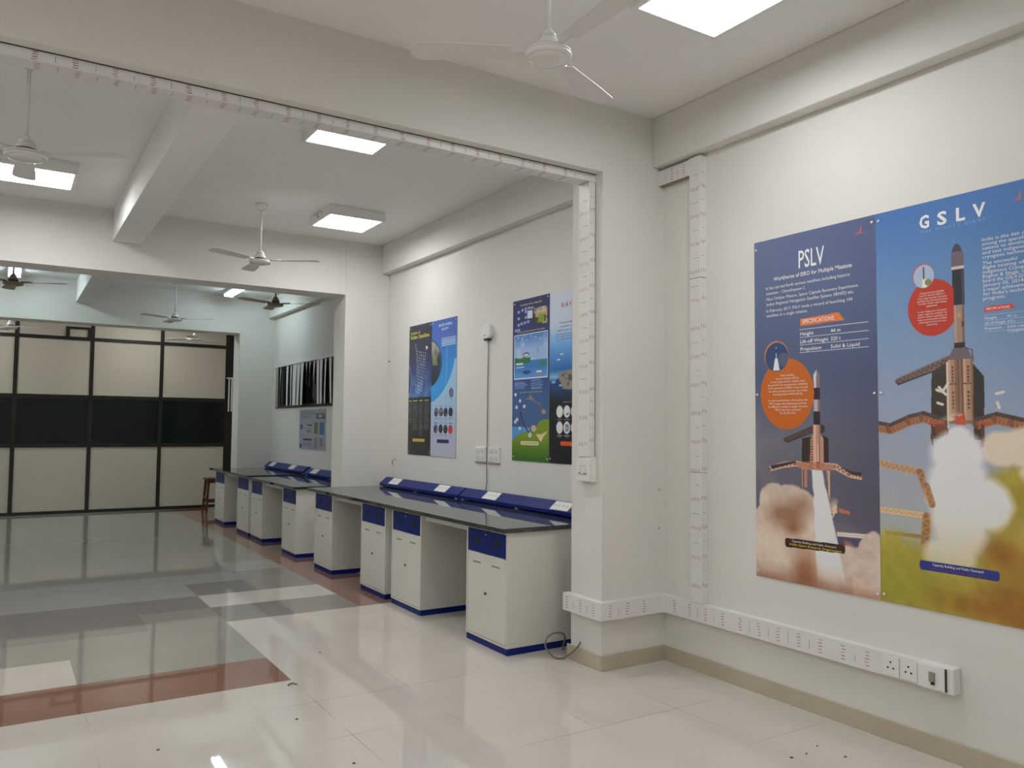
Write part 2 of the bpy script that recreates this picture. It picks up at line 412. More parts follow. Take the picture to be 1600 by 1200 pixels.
# down the jamb
t_ = tag(empty('cable_trunking', (XP, 4.085, 1.32)), 'white printed cable trunking running down the near column side to a switch box', 'cable trunking')
m = M(); m.box(-.05, 0, -.055, .055, 0, 1.768); ticks(m, 'z', 'x', -.05, .02, 1.74, -.05, .05, .165)
ticks(m, 'z', 'y', -.055, .05, 1.74, -.045, -.005, .165)
m.box(-.0015, -.0002, -.0585, -.055, 0, 1.768, 4)
m.build('duct', TM, t_)
tb = tag(empty('switch_box', (XP, 4.085, 1.16)), 'white switch box at the foot of the trunking on the near column', 'switch box')
m = M(); m.box(-.045, 0, -.075, .075, 0, .158); m.build('back_box', PVC2, tb, bevel=.004)
m = M(); m.box(-.052, -.0455, -.068, .068, .008, .15); m.box(-.0535, -.052, -.03, .03, .10, .102, 1); m.box(-.0535, -.052, -.05, .03, .045, .047, 1); m.build('face_plate', [PVC2, SEAM], tb, bevel=.002)
for y in (-.02, .032):
    M().box(-.058, -.052, y-.012, y+.012, .055, .095).build('switch', PVC, tb, bevel=.002)
    M().box(-.0585, -.052, y-.006, y+.006, .050, .058).build('indicator', INKD, tb)
# low run round the column and along the right wall
zl0, zl1 = .318, .428
t_ = tag(empty('cable_trunking', (XR, Y1, zl0)), 'low white printed cable trunking wrapping the near column and running along right wall', 'cable trunking')
def rel(x, y, z): return (x-XR, y-Y1, z-zl0)
m = M(); H = zl1-zl0
m.prism([(XP-XR, .34), (XP-XR-.05, .34), (XP-XR-.05, -.045), (XP-XR-.045, -.05), (-.06, -.05), (-.05, -.06), (-.05, -1.759), (0, -1.759), (0, 0), (XP-XR, 0)], 'z', 0, H)
ticks(m, 'y', 'x', XP-XR-.05, -.04, .33, .012, H-.012, .14)
ticks(m, 'x', 'y', -.05, XP-XR-.02, -.08, .012, H-.012, .14)
ticks(m, 'y', 'x', -.05, -1.54, -.08, .012, H-.012, .135)
m.build('duct', TM, t_, bevel=.003)
for yy in (2.33, 2.24):
    m = M(); m.box(-.056, -.05, -.042, .042, .01, H-.01)
    for a, b in ((0, .072), (-.014, .045), (.014, .045)): m.lathe((-.0555, a, b), [(.005, -.001), (.005, 0)], 10, 1, 'x')
    m.build('socket', [PVC2, GAP], t_, loc=(0, yy-Y1, 0))
tb = tag(empty('switch_box', (XR, 2.11, .315)), 'white switch box ending the low trunking on the right wall', 'switch box')
m = M(); m.box(-.06, 0, -.085, .085, 0, .118); m.build('back_box', PVC2, tb, bevel=.005)
m = M(); m.box(-.066, -.0605, -.048, .078, .008, .11); m.build('face_plate', PVC2, tb, bevel=.002)
M().box(-.067, -.0605, -.055, -.050, .008, .11).build('cover_gap', GAP, tb)
M().box(-.073, -.0665, -.004, .024, .04, .084).build('switch', SEAM, tb, bevel=.002)
M().box(-.0735, -.0665, -.002, .014, .028, .038).build('indicator', GAP, tb)
# vertical run on the right wall with a short elbow under the wall beam
t_ = tag(empty('cable_trunking', (XR, 3.617, .43)), 'tall white printed cable trunking standing on the right wall beside the near column', 'cable trunking')
m = M(); m.box(-.05, 0, -.0475, .0475, 0, 2.80); ticks(m, 'z', 'x', -.05, .02, 2.78, -.044, .044, .178); ticks(m, 'z', 'y', -.0475, .04, 2.78, -.046, -.004, .178)
m.box(-.051, -.001, -.0485, .0485, 2.02, 2.023, 4); m.box(-.051, -.001, -.0485, .0485, .80, .803, 3)
m.build('duct', TM, t_)
m = M(); m.box(-.045, 0, .048, .338, 2.695, 2.795); ticks(m, 'y', 'x', -.045, .05, .33, 2.70, 2.79, .11)
m.box(-.046, -.001, .05, .338, 2.6935, 2.695, 3)
m.build('elbow_duct', TM, t_)

# ------------------------------------------------------------ laboratory benches
XC, XT = 2.841, 2.79
def cabinet(y0, y1, label, zt=.800):
    W = y1-y0; D = .56
    t_ = tag(empty('bench_cabinet', (XC, (y0+y1)/2, 0)), label, 'cabinet', 'white and blue bench cabinets')
    h = W/2
    c = M(); c.box(.0165, .018, -h+.016, h-.016, .058, zt-.012, 1); c.box(.018, D, -h, h, .045, zt)                                       # dark backing sheet puts shade into the front gaps; carcass behind the fronts
    c.box(0, .018, -h, -h+.016, .045, zt); c.box(0, .018, h-.016, h, .045, zt); c.box(0, .018, -h+.016, h-.016, zt-.012, zt); c.box(0, .018, -h+.016, h-.016, .045, .058)
    c.build('carcass', [CAB, GAP], t_, bevel=.0015)
    M().box(.006, D-.01, -h+.002, h-.002, 0, .0445).build('plinth', BLUE, t_)
    dh = .158
    d = M(); zz0 = zt-.014-dh
    d.box(.001, .0164, -h+.019, h-.019, zz0, zt-.015)
    dr = d.build('drawer', BLUE, t_, bevel=.002)
    for s in (-1, 1):
        r_ = M(); yc = s*W*.235; r_.box(-.0005, .001, yc-.05, yc+.05, zz0+.055, zz0+.10)
        r_.box(-.004, .001, yc-.052, yc+.052, zz0+.10, zz0+.106)
        r_.build('recessed_handle', BLUED, dr)
    M().lathe((.0, 0, zt-.040), [(.007, -.006), (.007, .002)], 12, axis='x').build('drawer_lock', CHROME, dr)
    dm = M(); dm.box(.001, .0164, -h+.0195, h-.0195, .0615, zz0-.0035)
    do = dm.build('door', CAB, t_, bevel=.002)
    for s in (-1, 1):
        v_ = M(); yc = s*W*.235
        for q in range(6): v_.box(-.0012, .001, yc-.05+q*.0175, yc-.038+q*.0175, zz0-.075, zz0-.068)
        v_.box(-.0008, .001, yc-.052, yc+.054, zz0-.0655, zz0-.064)
        v_.build('vent_slot', SEAM, do)
    M().lathe((0, 0, .36), [(.010, -.007), (.007, .001)], 12, axis='x').build('door_lock', DARKM, do)
    return t_
cabinet(4.527, 5.075, 'bench cabinet nearest the camera, its whole white side showing beside a cable loop')
cabinet(5.822, 6.389, 'bench cabinet second from the camera, across the knee space from the nearest one')
cabinet(6.528, 7.087, 'bench cabinet third from the camera, close behind the second one')
cabinet(7.862, 8.400, 'bench cabinet at the far end of the front bench, standing on red tiles')
cabinet(9.045, 9.580, 'nearest cabinet of the back bench, behind the far corner of the front bench', .775)
cabinet(10.457, 11.01, 'second cabinet of the back bench, at the far end of its lower worktop', .775)
cabinet(11.13, 11.763, 'third cabinet of the back bench, just beyond the step between its two worktops', .785)
cabinet(12.55, 13.162, 'farthest bench cabinet, beside the wooden stool', .785)
def apron(y0, y1, zt, parent, ox, oy, oz):
    a = M(); a.box(XC+.03-ox, XC+.05-ox, y0-oy, y1-oy, zt-.05-oz, zt-oz-.001); a.build('front_rail', CAB, parent)
def worktop(y0, y1, zt, gaps, label, cut=None):
    t_ = tag(empty('worktop', (XR, y0, zt)), label, 'worktop')
    g = M()
    pts = [(XT-XR, 0), (-.001, 0), (-.001, y1-y0), (XT-XR, y1-y0)]
    if cut: pts = cut
    g.prism(pts, 'z', -.030, 0)
    g.build('granite_top', GRANITE, t_, bevel=.003)
    for a, b in gaps: apron(a, b, zt-.03, t_, XR, y0, zt)
    return t_
worktop(4.50, 8.503, .834, [(5.08, 5.817), (7.09, 7.857)], 'long polished black granite worktop of the front bench')
worktop(9.00, 11.085, .808, [(9.585, 10.452)], 'black granite worktop of the back bench, nearer and lower of its two')
worktop(11.10, 13.405, .820, [(11.768, 12.545)], 'black granite worktop of the back bench, farther one beside the stool',
        cut=[(XT-XR, 0), (-.001, 0), (-.001, Y3-.004-11.10), (3.15-XR, Y3-.004-11.10), (3.15-XR, 2.305), (XT-XR, 2.305)])
def raceway(y0, y1, zt, plates, label, marks=False):
    t_ = tag(empty('socket_raceway', (XR, y0, zt)), label, 'socket raceway')
    L = y1-y0
    m = M(); m.prism([(-.125, .008), (-.125, .036), (-.045, .100), (-.012, .100), (-.012, .008)], 'y', 0, L); m.build('sloped_casing', BLUE, t_, bevel=.003)
    f = M()
    for y in (.03, L/2, L-.07): f.box(-.115, -.02, y, y+.04, 0, .0075)
    f.build('foot', PVC2, t_)
    for py in plates:
        p = M(); n = Vector((-.064, 0, .08)).normalized(); tdir = Vector((.08, 0, .064)).normalized(); base = Vector((-.125, py-y0, .036))
        def q(a, b, c): return tuple(base+tdir*a+Vector((0, b, 0))+n*c)
        hw = .115
        v = [q(.006, -hw, .001), q(.096, -hw, .001), q(.096, hw, .001), q(.006, hw, .001), q(.006, -hw, .007), q(.096, -hw, .007), q(.096, hw, .007), q(.006, hw, .007)]
        p.add(v, [(3,2,1,0),(4,5,6,7),(0,1,5,4),(1,2,6,5),(2,3,7,6),(3,0,4,7)])
        for k in range(4):
            yy = -hw+.03+k*.055
            for dx, dy in ((.064, .012), (.05, .004), (.05, .02)):
                a = [q(dx-.004, yy+dy-.004, .0073), q(dx+.004, yy+dy-.004, .0073), q(dx+.004, yy+dy+.004, .0073), q(dx-.004, yy+dy+.004, .0073)]
                p.add(a, [(0, 1, 2, 3)], 1)
        p.build('socket_plate', [PVC2, INKD], t_)
    return t_
raceway(4.58, 6.55, .834, [4.98, 6.02], 'blue sloped socket raceway at the near end of the front bench')
raceway(6.575, 8.40, .834, [6.95, 8.05], 'blue sloped socket raceway at the far end of the front bench')
raceway(9.05, 11.07, .808, [9.6, 10.72], 'blue sloped socket raceway on the nearer back worktop, beside the far column')
raceway(11.12, 13.08, .820, [11.72, 12.75], 'blue sloped socket raceway farthest away, on the farther back worktop')

# wooden stool at the far end
t_ = tag(empty('wooden_stool', (3.13, 14.6, 0)), 'small dark wooden stool beyond the far bench end, before the partition', 'stool')
M().box(-.16, .16, -.16, .16, .555, .58).build('seat', WOOD, t_, bevel=.006)
for sx in (-1, 1):
    for sy in (-1, 1):
        lm = M(); a = (sx*.115, sy*.115); b = (sx*.15, sy*.15)
        v = []
        for (x, y), z, r in ((b, 0, .017), (a, .555, .020)):
            v += [(x-r, y-r, z), (x+r, y-r, z), (x+r, y+r, z), (x-r, y+r, z)]
        lm.add(v, [(3,2,1,0),(4,5,6,7),(0,1,5,4),(1,2,6,5),(2,3,7,6),(3,0,4,7)]); lm.build('leg', WOOD, t_)
for s in (-1, 1):
    M().box(-.125, .125, s*.135-.01, s*.135+.01, .17, .205).build('stretcher', WOOD, t_)
    M().box(s*.135-.01, s*.135+.01, -.125, .125, .23, .265).build('stretcher', WOOD, t_)
    M().box(-.10, .10, s*.115-.01, s*.115+.01, .50, .553).build('seat_rail', WOOD, t_)

# ------------------------------------------------------------ vertical blinds
t_ = tag(empty('vertical_blind', (XR, WY1+.04, 1.79)), 'white vertical blind with twisted slats over the dark window behind the far column', 'window blind')
M().box(-.04, 0, -(WY1+.08-WY0), 0, .635, .662).build('head_rail', PVC2, t_, bevel=.003)
L = WY1+.08-WY0
slat_y = [.04, .16, .33, .68, .87, 1.05, 1.24, 1.41, 1.60, 1.76, 1.95, 2.10, 2.24, 2.42, 2.60, 2.79]
slat_w = [.035, .045, .035, .10, .07, .16, .14, .12, .03, .035, .06, .10, .11, .07, .09, .05]
for i, (yy, ww) in enumerate(zip(slat_y, slat_w)):
    ww = max(ww*1.25, .065)
    m = M(); n = 8; v = []; f = []
    lean = rnd.uniform(-.03, .05); short = {8: .45, 9: .40, 10: .15}.get(i, 0)
    z0 = .015+.63*short
    for j in range(n+1):
        s_ = j/n; z = .64-(.64-z0)*s_; w_ = ww*(1-.75*s_*s_ if short else 1)*.5
        cy = -yy-lean*s_*1.3
        v += [(-.030-.012*math.sin(s_*2), cy-w_, z), (-.024, cy+w_, z), (-.022, cy+w_, z), (-.028-.012*math.sin(s_*2), cy-w_, z)]
    for j in range(n):
        for q in range(4): f.append((j*4+q, j*4+(q+1) % 4, (j+1)*4+(q+1) % 4, (j+1)*4+q))
    f += [(3, 2, 1, 0), tuple(n*4+q for q in range(4))]
    m.add(v, f); m.build('slat', BLIND, t_)
t_ = tag(empty('vertical_blind', (3.52, Y4-.02, 1.75)), 'narrow white vertical blind against the black corner post of the far partition', 'window blind')
M().box(-.065, .06, -.05, 0, .605, .63).build('head_rail', PVC2, t_, bevel=.003)
for x in (-.022, .028): M().box(x-.013, x+.013, -.03, -.027, 0, .605).build('slat', BLIND, t_)

# ------------------------------------------------------------ small wall things of bays two and three
t_ = tag(empty('wifi_router', (XR, 6.235, 2.30)), 'white rounded wireless access box high on the wall between two poster pairs', 'router')
m = M(); pr_ = []
for k in range(24):
    a = 2*math.pi*k/24; c_, s_ = math.cos(a), math.sin(a)
    pr_.append((.078*math.copysign(abs(c_)**.5, c_), .068+.066*math.copysign(abs(s_)**.5, s_)))
m.prism(pr_, 'x', -.045, -.001); m.build('casing', PVC2, t_, bevel=.008, seg=3)
M().box(-.0465, -.0455, -.01, .03, .03, .036).build('indicator', SEAM, t_)
M().box(-.035, -.006, -.04, .04, -.012, .0025).build('port', DARKM, t_)
m = M(); pts = [(XR-.02, 6.225, 2.295), (XR-.012, 6.23, 2.2), (XR-.010, 6.24, 1.9), (XR-.010, 6.238, 1.5), (XR-.012, 6.236, 1.35), (XR-.014, 6.236, 1.2), (XR-.012, 6.236, 1.0), (XR-.02, 6.236, .935)]
m.tube(pts, .0042, 8)
tag(m.build('network_cable', CABLE), 'grey cable dropping straight from the wireless box to the front bench', 'cable')
for y, lb in ((6.355, 'left of the two square socket boards under the wireless box'), (6.118, 'right of the two square socket boards under the wireless box')):
    t_ = tag(empty('socket_board', (XR, y, 1.185)), lb, 'socket board', 'socket boards under the wireless box')
    M().box(-.012, 0, -.095, .095, 0, .138).build('back_plate', PVC2, t_, bevel=.003)
    M().box(-.014, -.0005, -.097, .097, -.008, -.0005).build('lower_lip', SEAM, t_)
    for zz in (.038, .10):
        for yy in (-.045, .045):
            m = M(); m.box(-.016, -.0125, yy-.038, yy+.038, zz-.026, zz+.026)
            for a, b in ((0, .010), (-.013, -.006), (.013, -.006)): m.lathe((-.0162, yy+a, zz+b), [(.0055, -.001), (.0055, 0)], 10, 1, 'x')
            m.build('socket', [PVC2, INKD], t_)
for y, z, lb in ((12.95, 1.15, 'small grey-white switch plate on the wall left of the pale notice'),):
    t_ = tag(empty('switch_plate', (XR, y, z)), lb, 'switch plate')
    M().box(-.012, 0, -.06, .06, 0, .14).build('back_plate', PVC2, t_, bevel=.003)
    for zz in (.035, .095): M().box(-.016, -.0125, -.03, .03, zz-.02, zz+.02).build('switch', PVC, t_, bevel=.002)
m = M(); m.tube([(XR-.001, 8.25, 1.135), (XR-.03, 8.25, 1.135), (XR-.04, 8.25, 1.125), (XR-.04, 8.25, 1.07)], .006, 8)
tag(m.build('pipe_stub', CHROME), 'short bent pipe stub on the wall left of the dark poster pair', 'pipe')
m = M(); m.tube([(XR-.001, 8.44, 2.24), (XR-.03, 8.44, 2.238)], .004, 6); tag(m.build('wall_nail', DARKM), 'small nail in the wall beside the far column, above bench', 'nail')
for z, lb in ((1.10, 'upper of two small screws on the near column face'), (.85, 'lower of two small screws on the near column face')):
    m = M(); m.lathe((3.655, Y1-.006, z), [(.005, 0), (.007, .005)], 10, axis='y'); tag(m.build('wall_screw', CHROME), lb, 'screw', 'screws on the near column')
# cable loop by the nearest cabinet
ctl = [(3.160, 4.146, .140), (3.150, 4.150, .118), (3.138, 4.175, .085), (3.130, 4.225, .045), (3.122, 4.275, .012), (3.09, 4.315, .006), (3.066, 4.345, .030), (3.040, 4.36, .070), (3.038, 4.362, .100),
       (3.052, 4.362, .130), (3.095, 4.36, .152), (3.155, 4.36, .149), (3.205, 4.385, .125), (3.245, 4.43, .08), (3.25, 4.46, .03), (3.24, 4.44, .006)]
pts = []
for i in range(len(ctl)-1):
    p0, p1, p2, p3 = [Vector(ctl[max(0, min(len(ctl)-1, i+k))]) for k in (-1, 0, 1, 2)]
    for q in range(5):
        t = q/5; pts.append(.5*((2*p1)+(p2-p0)*t+(2*p0-5*p1+4*p2-p3)*t*t+(3*p1-p0-3*p2+p3)*t**3))
tag(M().tube(pts, .006, 8).build('cable_loop', CABLE), 'grey cable loop lying against the floor between nearest cabinet and column', 'cable')
# pale bundle in the knee space
m = M(); n = 14; v = []; f = []
for j in range(9):
    ph = math.pi*j/8
    for i in range(n):
        a = 2*math.pi*i/n; k = 1+.12*math.sin(3*a+j)+.08*math.sin(5*a-2*j)
        v.append((.12*math.sin(ph)*math.cos(a)*k, .15*math.sin(ph)*math.sin(a)*k, .062-.058*math.cos(ph)))
for j in range(8):
    for i in range(n): f.append((j*n+i, j*n+(i+1) % n, (j+1)*n+(i+1) % n, (j+1)*n+i))
m.add(v, f, 0, True)
tag(m.build('cloth_bundle', BAG, loc=(3.33, 5.86-.26, 0)), 'pale crumpled cloth bundle on the floor in the first knee space', 'cloth')
# crumbs of debris on the floor
for i, (x, y, r, lb) in enumerate(((3.107, 2.482, .012, 'dark crumb on floor near the right wall, left of the others'), (3.327, 2.358, .010, 'dark crumb on floor near the right wall, rightmost'),
        (3.323, 2.507, .006, 'tiny crumb on floor nearest the right skirting'), (3.202, 2.475, .007, 'small crumb on floor between two darker ones'),
        (1.824, 5.227, .010, 'dark crumb on the cream floor, halfway to the benches'), (1.322, 4.116, .012, 'crumb on cream floor below the red tile corner'),
        (.657, 4.061, .012, 'crumb on cream floor below the red tile strip'), (1.373, 3.456, .012, 'pale brown crumb near the bottom of the picture'))):
    m = M(); r *= .72; m.lathe((x, y, 0), [(r, .0003), (r*.8, .003), (r*.3, .005)], 7, smooth=False)
    tag(m.build('floor_crumb', DEBRIS), lb, 'crumb', 'crumbs on the cream floor')
m = M(); m.tube([(1.44, 4.66, .004), (1.455, 4.675, .007), (1.475, 4.675, .007), (1.49, 4.655, .004)], .0045, 6)
tag(m.build('tape_scrap', CABLE), 'curled dark scrap by the corner of the red tiles', 'scrap')

# ------------------------------------------------------------ printed posters
def noise2(W, H, sc, seed):
    r = np.random.RandomState(seed); out = np.zeros((H, W)); amp = 1; tot = 0
    for o in range(5):
        gx = max(2, int(sc*2**o)); gy = max(2, int(sc*2**o*H/W))
        g = r.rand(gy+2, gx+2)
        x = np.linspace(0, gx, W, endpoint=False); y = np.linspace(0, gy, H, endpoint=False)
        xi = x.astype(int); yi = y.astype(int); fx = x-xi; fy = y-yi
        fx = fx*fx*(3-2*fx); fy = (fy*fy*(3-2*fy))[:, None]
        a = g[yi][:, xi]*(1-fx)+g[yi][:, xi+1]*fx; b = g[yi+1][:, xi]*(1-fx)+g[yi+1][:, xi+1]*fx
        out += amp*(a*(1-fy)+b*fy); tot += amp; amp *= .5
    return out/tot
class Print:
    """a printed picture in poster coordinates: u to the right, v down, both 0..1; colours in sRGB 0..255"""
    def __init__(s, W, H, asp):
        s.W, s.H, s.asp = W, H, asp
        s.u, s.v = np.meshgrid(np.linspace(0, 1, W), np.linspace(0, 1, H)); s.c = np.zeros((H, W, 3))
    def grad(s, stops):
        vs_ = [k for k, _ in stops]
        for i in range(3): s.c[..., i] = np.interp(s.v, vs_, [c[i] for _, c in stops])
    def mix(s, mask, col):
        mask = np.clip(mask, 0, 1)[..., None]; s.c = s.c*(1-mask)+np.asarray(col, float)*mask
    def poly(s, pts, col, a=1.0):
        ins = np.zeros(s.u.shape, bool); n = len(pts)
        for i in range(n):
            (x1, y1), (x2, y2) = pts[i], pts[(i+1) % n]
            if y1 == y2: continue
            c = ((y1 > s.v) != (y2 > s.v)) & (s.u < (x2-x1)*(s.v-y1)/(y2-y1)+x1); ins ^= c
        s.mix(ins*a, col); return ins
    def line(s, p, q, w_, col, a=1.0):
        (x1, y1), (x2, y2) = p, q; k = s.asp
        dx, dy = x2-x1, (y2-y1)*k; L2 = dx*dx+dy*dy+1e-9
        t = np.clip(((s.u-x1)*dx+(s.v-y1)*k*dy)/L2, 0, 1)
        d = np.hypot(s.u-x1-t*dx, (s.v-y1)*k-t*dy); s.mix(np.clip((w_-d)/.003+.5, 0, 1)*a, col)
    def ell(s, cu, cv, ru, rv=None, col=(0, 0, 0), a=1.0, soft=.02):
        rv = rv or ru/s.asp
        d = np.hypot((s.u-cu)/ru, (s.v-cv)/rv); s.mix(np.clip((1-d)/soft, 0, 1)*a, col)
    def rect(s, a, b, c, d, col, al=1.0): s.mix(((s.u >= a) & (s.u <= b) & (s.v >= c) & (s.v <= d))*al, col)
    def truss(s, p, q, w_, c1, c2, n):
        k = s.asp; d = Vector((q[0]-p[0], (q[1]-p[1])*k)); L = d.length; d.normalize(); nn = Vector((-d.y, d.x))
        def P(t, o): return (p[0]+d.x*L*t+nn.x*o, p[1]+(d.y*L*t+nn.y*o)/k)
        s.line(p, q, w_, c1, .8)
        for i in range(n):
            t0, t1 = i/n, (i+1)/n; sg = 1 if i % 2 else -1
            s.line(P(t0, w_*sg), P(t1, -w_*sg), .0035, c2)
        s.line(P(0, w_), P(1, w_), .004, c2); s.line(P(0, -w_), P(1, -w_), .004, c2)

def text_tris(body, u0_, u1_, vb, capv, Wd, Hd, shear=0, condensed=True, bold=0):
    """text fitted between u0_ and u1_ with its baseline at v=vb, cap height capv (fractions of poster)"""
    cu = bpy.data.curves.new('lettering', 'FONT'); cu.body = body; cu.resolution_u = 2; cu.shear = shear; cu.offset = bold
    ob = bpy.data.objects.new('lettering', cu); COL.objects.link(ob)
    dg = bpy.context.evaluated_depsgraph_get(); me = bpy.data.meshes.new_from_object(ob.evaluated_get(dg))
    me.calc_loop_triangles()
    co = np.zeros(len(me.vertices)*3); me.vertices.foreach_get('co', co); co = co.reshape(-1, 3)
    tr = np.zeros(len(me.loop_triangles)*3, np.int32); me.loop_triangles.foreach_get('vertices', tr); tr = tr.reshape(-1, 3)
    bpy.data.objects.remove(ob); bpy.data.curves.remove(cu); bpy.data.meshes.remove(me)
    if len(co) == 0: return None
    x0_, x1_ = co[:, 0].min(), co[:, 0].max()
    sx = (u1_-u0_)*Wd/(x1_-x0_); sy = capv*Hd/.69
    X = u0_*Wd+(co[:, 0]-x0_)*sx; Z = -vb*Hd+co[:, 1]*sy
    return np.stack([np.full(len(X), -.0012), -X, Z], 1), tr
INKS = {}
def ink(c):
    if c not in INKS: INKS[c] = mat('ink_%d_%d_%d' % c, tuple(np.clip(s2l(c)*GAIN, 0, .9))+(1,), .4)
    return INKS[c]
GAIN = 1.45
PRINT = bpy.data.materials.new('printed_sheet'); PRINT.use_nodes = True
_nt = PRINT.node_tree; _a = _nt.nodes.new('ShaderNodeVertexColor'); _a.layer_name = 'print'
_nt.links.new(_a.outputs['Color'], _nt.nodes['Principled BSDF'].inputs['Base Color'])
_nt.nodes['Principled BSDF'].inputs['Roughness'].default_value = .33
def make_poster(P, y0, Wd, ztop, Hd, label, cat, group, texts, screws, edge=(200, 205, 210), xw=XR):
    t_ = tag(empty('wall_poster', (xw-.006, y0, ztop)), label, cat, group)
    H, W = P.H, P.W
    rs = np.random.RandomState(1); P.c = np.clip(P.c+rs.normal(0, 1.6, P.c.shape), 0, 255)
    V = np.stack([np.zeros(H*W), -P.u.ravel()*Wd, -P.v.ravel()*Hd], 1)
    ii = np.arange(H*W).reshape(H, W)
    q = np.stack([ii[:-1, :-1], ii[1:, :-1], ii[1:, 1:], ii[:-1, 1:]], -1).reshape(-1, 4)
    verts = [V]; loops = [q.ravel()]; tot = [np.full(len(q), 4)]; mi = [np.zeros(len(q), int)]
    cols = [np.clip(s2l(P.c.reshape(-1, 3))*GAIN, 0, .88)]
    mats = [PRINT]; off = len(V)
    # backing so that the board has thickness
    bx = .005
    bv = np.array([(bx*a, -Wd*b, -Hd*c) for a in (0, 1) for b in (0, 1) for c in (0, 1)], float)
    bf = [(0, 1, 5, 4), (2, 6, 7, 3), (0, 4, 6, 2), (1, 3, 7, 5), (4, 5, 7, 6)]
    em = mat('board_edge', tuple(s2l(edge))+(1,), .5); mats.append(em)
    verts.append(bv); loops.append(np.array(bf).ravel()+off); tot.append(np.full(5, 4)); mi.append(np.ones(5, int)); cols.append(np.full((8, 3), .5)); off += 8
    for body, a, b, vb, cap, col in texts:
        bold = .0
        if body.startswith('**'): body = body[2:]; bold = .03
        if body.startswith('*'): body = body[1:]; bold = .008
        r = text_tris(body, a, b, vb, cap, Wd, Hd, bold=bold)
        if r is None: continue
        co, tr = r; m_ = ink(col)
        if m_ not in mats: mats.append(m_)
        verts.append(co); loops.append(tr.ravel()+off); tot.append(np.full(len(tr), 3)); mi.append(np.full(len(tr), mats.index(m_))); cols.append(np.full((len(co), 3), .5)); off += len(co)
    V = np.concatenate(verts); Lp = np.concatenate(loops).astype(np.int32); T = np.concatenate(tot).astype(np.int32)
    me = bpy.data.meshes.new('printed_sheet'); me.vertices.add(len(V)); me.vertices.foreach_set('co', V.ravel())
    me.loops.add(len(Lp)); me.loops.foreach_set('vertex_index', Lp)
    me.polygons.add(len(T)); me.polygons.foreach_set('loop_start', np.concatenate([[0], np.cumsum(T)[:-1]]).astype(np.int32))
    for m_ in mats: me.materials.append(m_)
    me.polygons.foreach_set('material_index', np.concatenate(mi).astype(np.int32))
    me.update(calc_edges=True)
    at = me.color_attributes.new('print', 'FLOAT_COLOR', 'POINT'); cc = np.concatenate(cols)
    at.data.foreach_set('color', np.concatenate([cc, np.ones((len(cc), 1))], 1).ravel()); me.validate()
    o = bpy.data.objects.new('printed_sheet', me); COL.objects.link(o); o.parent = t_
    for (u_, v_) in screws:
        M().lathe((0, -u_*Wd, -v_*Hd), [(.002, -.005), (.0065, -.004), (.0075, -.0013)], 12, axis='x').build('mounting_screw', PVC2, t_)
    return t_

# --- PSLV
P = Print(280, 700, 2.494)
P.grad([(0, (84, 94, 126)), (.2, (80, 92, 124)), (.4, (74, 84, 112)), (.6, (94, 94, 108)), (.75, (94, 90, 104)), (1, (110, 100, 106))])
n1 = noise2(280, 700, 3, 1); n2 = noise2(280, 700, 6, 2); n3 = noise2(280, 700, 14, 8)
P.mix((P.u-.55)*.9*(P.v < 1)*(.4+.6*np.clip((P.v-.3)*3, 0, 1)), (58, 60, 86))
P.mix(np.clip((n1-.45)*2.5, 0, 1)*np.clip((P.v-.42)*4, 0, 1)*(P.u < .9)*.45, (150, 138, 144))
# tower, rocket and platform
P.poly([(.413, .59), (.484, .585), (.587, .581), (.63, .589), (.627, .662), (.41, .662)], (50, 40, 38))
P.poly([(.253, .591), (.506, .554), (.506, .574), (.294, .603), (.261, .6)], (58, 48, 46))
P.truss((.27, .595), (.50, .565), .008, (58, 46, 44), (84, 68, 60), 14)
P.poly([(.56, .549), (.599, .554), (.599, .571), (.56, .580)], (60, 48, 46))
P.poly([(.511, .40+.01), (.539, .398), (.565, .411), (.566, .448), (.517, .448)], (120, 104, 112))
P.poly([(.539, .398), (.515, .412), (.517, .448), (.535, .448)], (196, 184, 184))
P.rect(.515, .565, .448, .481, (46, 36, 42)); P.rect(.513, .565, .481, .514, (176, 158, 154)); P.rect(.545, .565, .481, .514, (120, 104, 106))
P.rect(.511, .564, .514, .551, (44, 34, 40))
P.poly([(.508, .551), (.563, .551), (.567, .579), (.59, .589), (.588, .676), (.476, .679), (.484, .59), (.506, .579)], (176, 134, 116))
P.rect(.508, .530, .551, .676, (204, 164, 144)); P.rect(.552, .560, .552, .676, (128, 88, 76)); P.rect(.484, .490, .59, .676, (110, 76, 66))
for k in range(12): P.rect(.486, .503, .588+k*.0075, .5915+k*.0075, (96, 66, 58))
P.rect(.528, .562, .655, .672, (120, 60, 42)); P.rect(.538, .545, .605, .655, (222, 180, 160))
for a, b in (((.133, .680), (.25, .668)), ((.25, .668), (.36, .662)), ((.36, .662), (.47, .668))): P.truss(a, b, .016, (120, 84, 72), (216, 166, 134), 7)
for a, b in (((.59, .664), (.68, .665)), ((.68, .665), (.79, .684)), ((.79, .684), (.875, .688))): P.truss(a, b, .016, (124, 88, 76), (222, 172, 140), 7)
P.poly([(.133, .672), (.25, .662), (.36, .654), (.36, .66), (.25, .671), (.15, .682)], (56, 46, 54)); P.poly([(.70, .661), (.80, .675), (.88, .677), (.875, .688), (.80, .684)], (60, 50, 60))
P.poly([(.36, .658), (.47, .655), (.60, .658), (.68, .66), (.66, .678), (.47, .678), (.37, .672)], (170, 112, 88), .75)
P.rect(.41, .425, .675, .728, (190, 146, 118)); P.rect(.43, .455, .675, .728, (170, 122, 98)); P.rect(.418, .424, .678, .728, (76, 54, 48)); P.poly([(.612, .678), (.636, .678), (.636, .76), (.622, .74)], (196, 158, 132)); P.rect(.618, .622, .68, .745, (90, 70, 64))
P.truss((.69, .846), (.93, .842), .010, (196, 160, 144), (230, 200, 186), 16)
